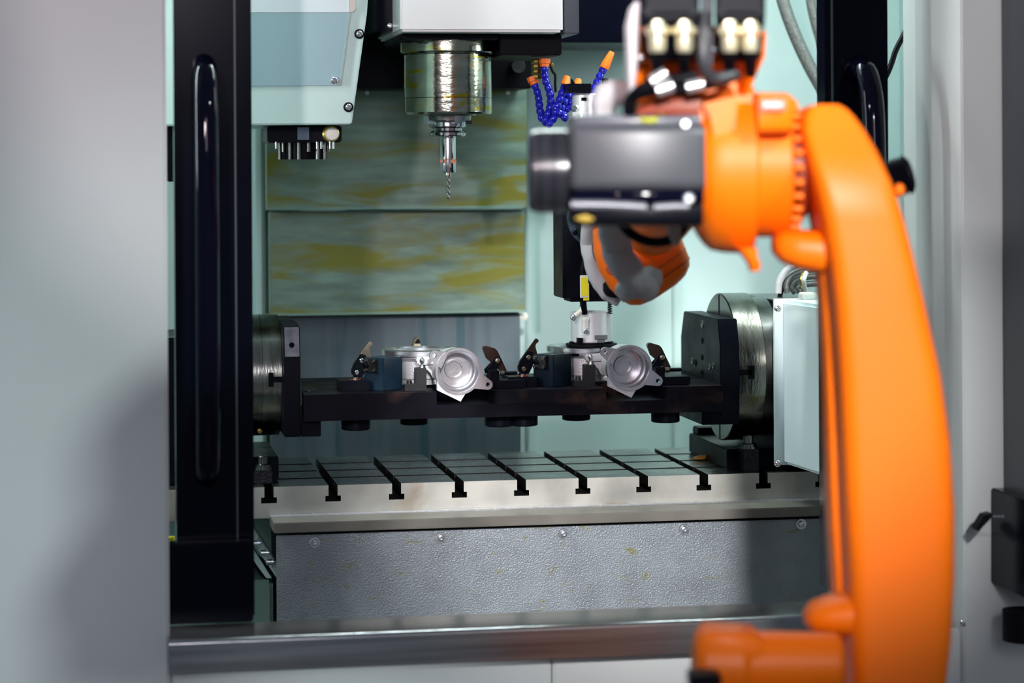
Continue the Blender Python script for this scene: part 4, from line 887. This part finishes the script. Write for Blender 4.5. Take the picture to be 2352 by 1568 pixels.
obj('inner_casting', MB().sup([(Q(1460, 262, 2.70), UZ * px(20, 2.7), Fw * .04), (Q(1530, 250, 2.70), UZ * px(40, 2.7), Fw * .05), (Q(1600, 250, 2.70), UZ * px(60, 2.7), Fw * .05)], 24, 3), mat('dark_orange_gap', (.25, .03, .004), .5), rb, ang=60)
obj('cable_loop', MB().tube([Q(1425, 505, 2.95), Q(1440, 528, 2.95), Q(1470, 548, 2.95), Q(1510, 556, 2.95), Q(1550, 545, 2.95), Q(1575, 515, 2.95)], .0062, 12), cb, rb)
obj('cable_clip', MB().sup([(Q(1548, 520, 2.94), R0 * px(16, 2.94), Fw * .01), (Q(1550, 545, 2.94), R0 * px(13, 2.94), Fw * .01), (Q(1554, 562, 2.94), R0 * px(8, 2.94), Fw * .008)], 16, 3), mat('clip_grey', (.25, .27, .26), .5), rb)
# fabric hose sleeves
def crumple(mb, amp, seed):
    rnd = random.Random(seed)
    ph = [rnd.uniform(0, 6) for _ in range(6)]
    for v in mb.bm.verts:
        c = v.co; s_ = math.sin(c.z * 120 + ph[0] + c.x * 60) + math.sin(c.x * 170 + ph[1] - c.z * 70) + .6 * math.sin(c.z * 260 + c.y * 200 + ph[2])
        v.co = c + V((math.sin(c.z * 90 + ph[3]), math.cos(c.x * 110 + ph[4]), math.sin(c.x * 140 + ph[5]))) * amp * s_ * .5
    return mb
obj('grey_sleeve', crumple(MB().tube([Q(1450, 400, 2.82), Q(1405, 470, 3.02), Q(1412, 550, 3.10), Q(1430, 600, 3.11), Q(1458, 642, 3.13), Q(1490, 664, 3.16)], lambda t: px(28 + 9 * math.sin(t * 3), 3.1), 28, 8), .0018, 1), FABG, rb, ang=180)
obj('grey_sleeve', crumple(MB().tube([Q(1420, 682, 3.2), Q(1440, 664, 3.2), Q(1468, 652, 3.19), Q(1500, 640, 3.18), Q(1520, 640, 3.18)], lambda t: px(16 + 16 * math.sin(t * 3), 3.2), 28, 8), .002, 2), FABG, rb, ang=180)
obj('white_sleeve', crumple(MB().tube([Q(1440, 430, 3.2), Q(1372, 480, 3.5), Q(1360, 545, 3.58), Q(1366, 590, 3.58), Q(1382, 640, 3.58), Q(1412, 674, 3.58), Q(1430, 684, 3.58)], lambda t: px(20 + 8 * math.sin(t * 3), 3.58), 24, 8), .0018, 3), FABW, rb, ang=180)
obj('white_sleeve', crumple(MB().tube([Q(1382, 268, 2.82), Q(1385, 240, 2.82), Q(1398, 218, 2.82), Q(1425, 214, 2.82), Q(1450, 225, 2.82)], lambda t: px(23 + 8 * math.sin(t * 3), 2.82), 24, 8), .0022, 4), FABW, rb, ang=180)

# corrugated cable at right behind the link
cg2 = thing('corrugated_conduit', 'black ribbed conduit end poking out right of the orange arm', 'conduit', Q(2060, 410, 2.95))
a, b = Q(2000, 425, 2.95), Q(2086, 400, 2.95); ax = (b - a); mb = MB(); prof = []
LL = ax.length
for i in range(17): prof.append((.0205 if i % 2 else .0245, LL * i / 17))
prof += [(.024, LL), (.018, LL + .004), (.001, LL + .004)]
obj('ribbed_tube', MB().lathe(a, ax, [(.01, 0)] + prof, 32), BLKM, cg2)

# hoses top right inside
h = thing('coolant_line', 'thick braided hose drooping to the right door, nearer the robot', 'hose', PY(1900, 240, .45))
obj('hose_body', MB().tube([PY(1768, -690, .45), PY(1770, -400, .45), PY(1776, -160, .45), PY(1784, -80, .45), PY(1798, 0, .45), PY(1826, 80, .45), PY(1866, 165, .45), PY(1925, 265, .45), PY(1980, 350, .45)], .0118, 14), HOSE, h)
h = thing('coolant_line', 'thinner braided hose drooping beside the right door post', 'hose', PY(1900, 150, .45))
obj('hose_body', MB().tube([PY(1843, -680, .5), PY(1845, -400, .5), PY(1849, -160, .5), PY(1855, -80, .5), PY(1862, 0, .5), PY(1878, 70, .5), PY(1905, 150, .5), PY(1950, 230, .5)], .0095, 14), HOSE, h)
h = thing('power_cable', 'black cable slanting in the gap right of the right door post', 'cable', PY(2060, 120, -.1))
obj('cable_body', MB().tube([PY(2120, -200, -.15), PY(2100, 20, -.15), PY(2078, 75, -.15), PY(2058, 115, -.15), PY(2040, 165, -.15), PY(2000, 240, -.15)], .0045, 10), BLKM, h)

# control box on the right cabinet
cbx = thing('control_panel', 'black control cabinet standing at the right edge of the machine', 'control box', (PY(2352, 1400, -.6)))
xq = X(2300, YF, 600); xl = X(2275, YF, 1250) - PY(2275, 1250, -.64).x; xl = V((xl, 0, 0))
obj('panel_body', MB().box((xq, -.62, Z(1155, -.62, 2320)), (xq + .5, YF - .002, 1.3)), mat('control_dark', (.012, .014, .022), .35, 0, .1, 5), cbx, bevel=.004)
obj('lower_box', MB().prism([PY(2275, 1152, -.64) + xl, PY(2420, 1152, -.64) + xl, PY(2420, 1410, -.64) + xl, PY(2275, 1380, -.64) + xl], (0, .138, 0)), BLKP, cbx, bevel=.002)
lt = obj('latch', MB().prism([PY(u, v, -.60) for u, v in ((2278, 1178), (2278, 1188), (2248, 1220), (2242, 1214), (2262, 1182))], (0, .02, 0)), BLKM, cbx)
for i in range(3): obj('latch_mark', MB().box(PY(2282 + i * 9, 1187, -.6415), PY(2288 + i * 9, 1184, -.6415) + V((0, .001, 0))), ZINC, cbx)
ft = MB().cyl(PY(2352, 1470, -.60), PY(2352, 1400, -.60), .03); obj('swivel_mount', ft, BLKM, cbx)
for o in bpy.data.objects:
    if '_' in o: del o['_']
    if '_o' in o: del o['_o']
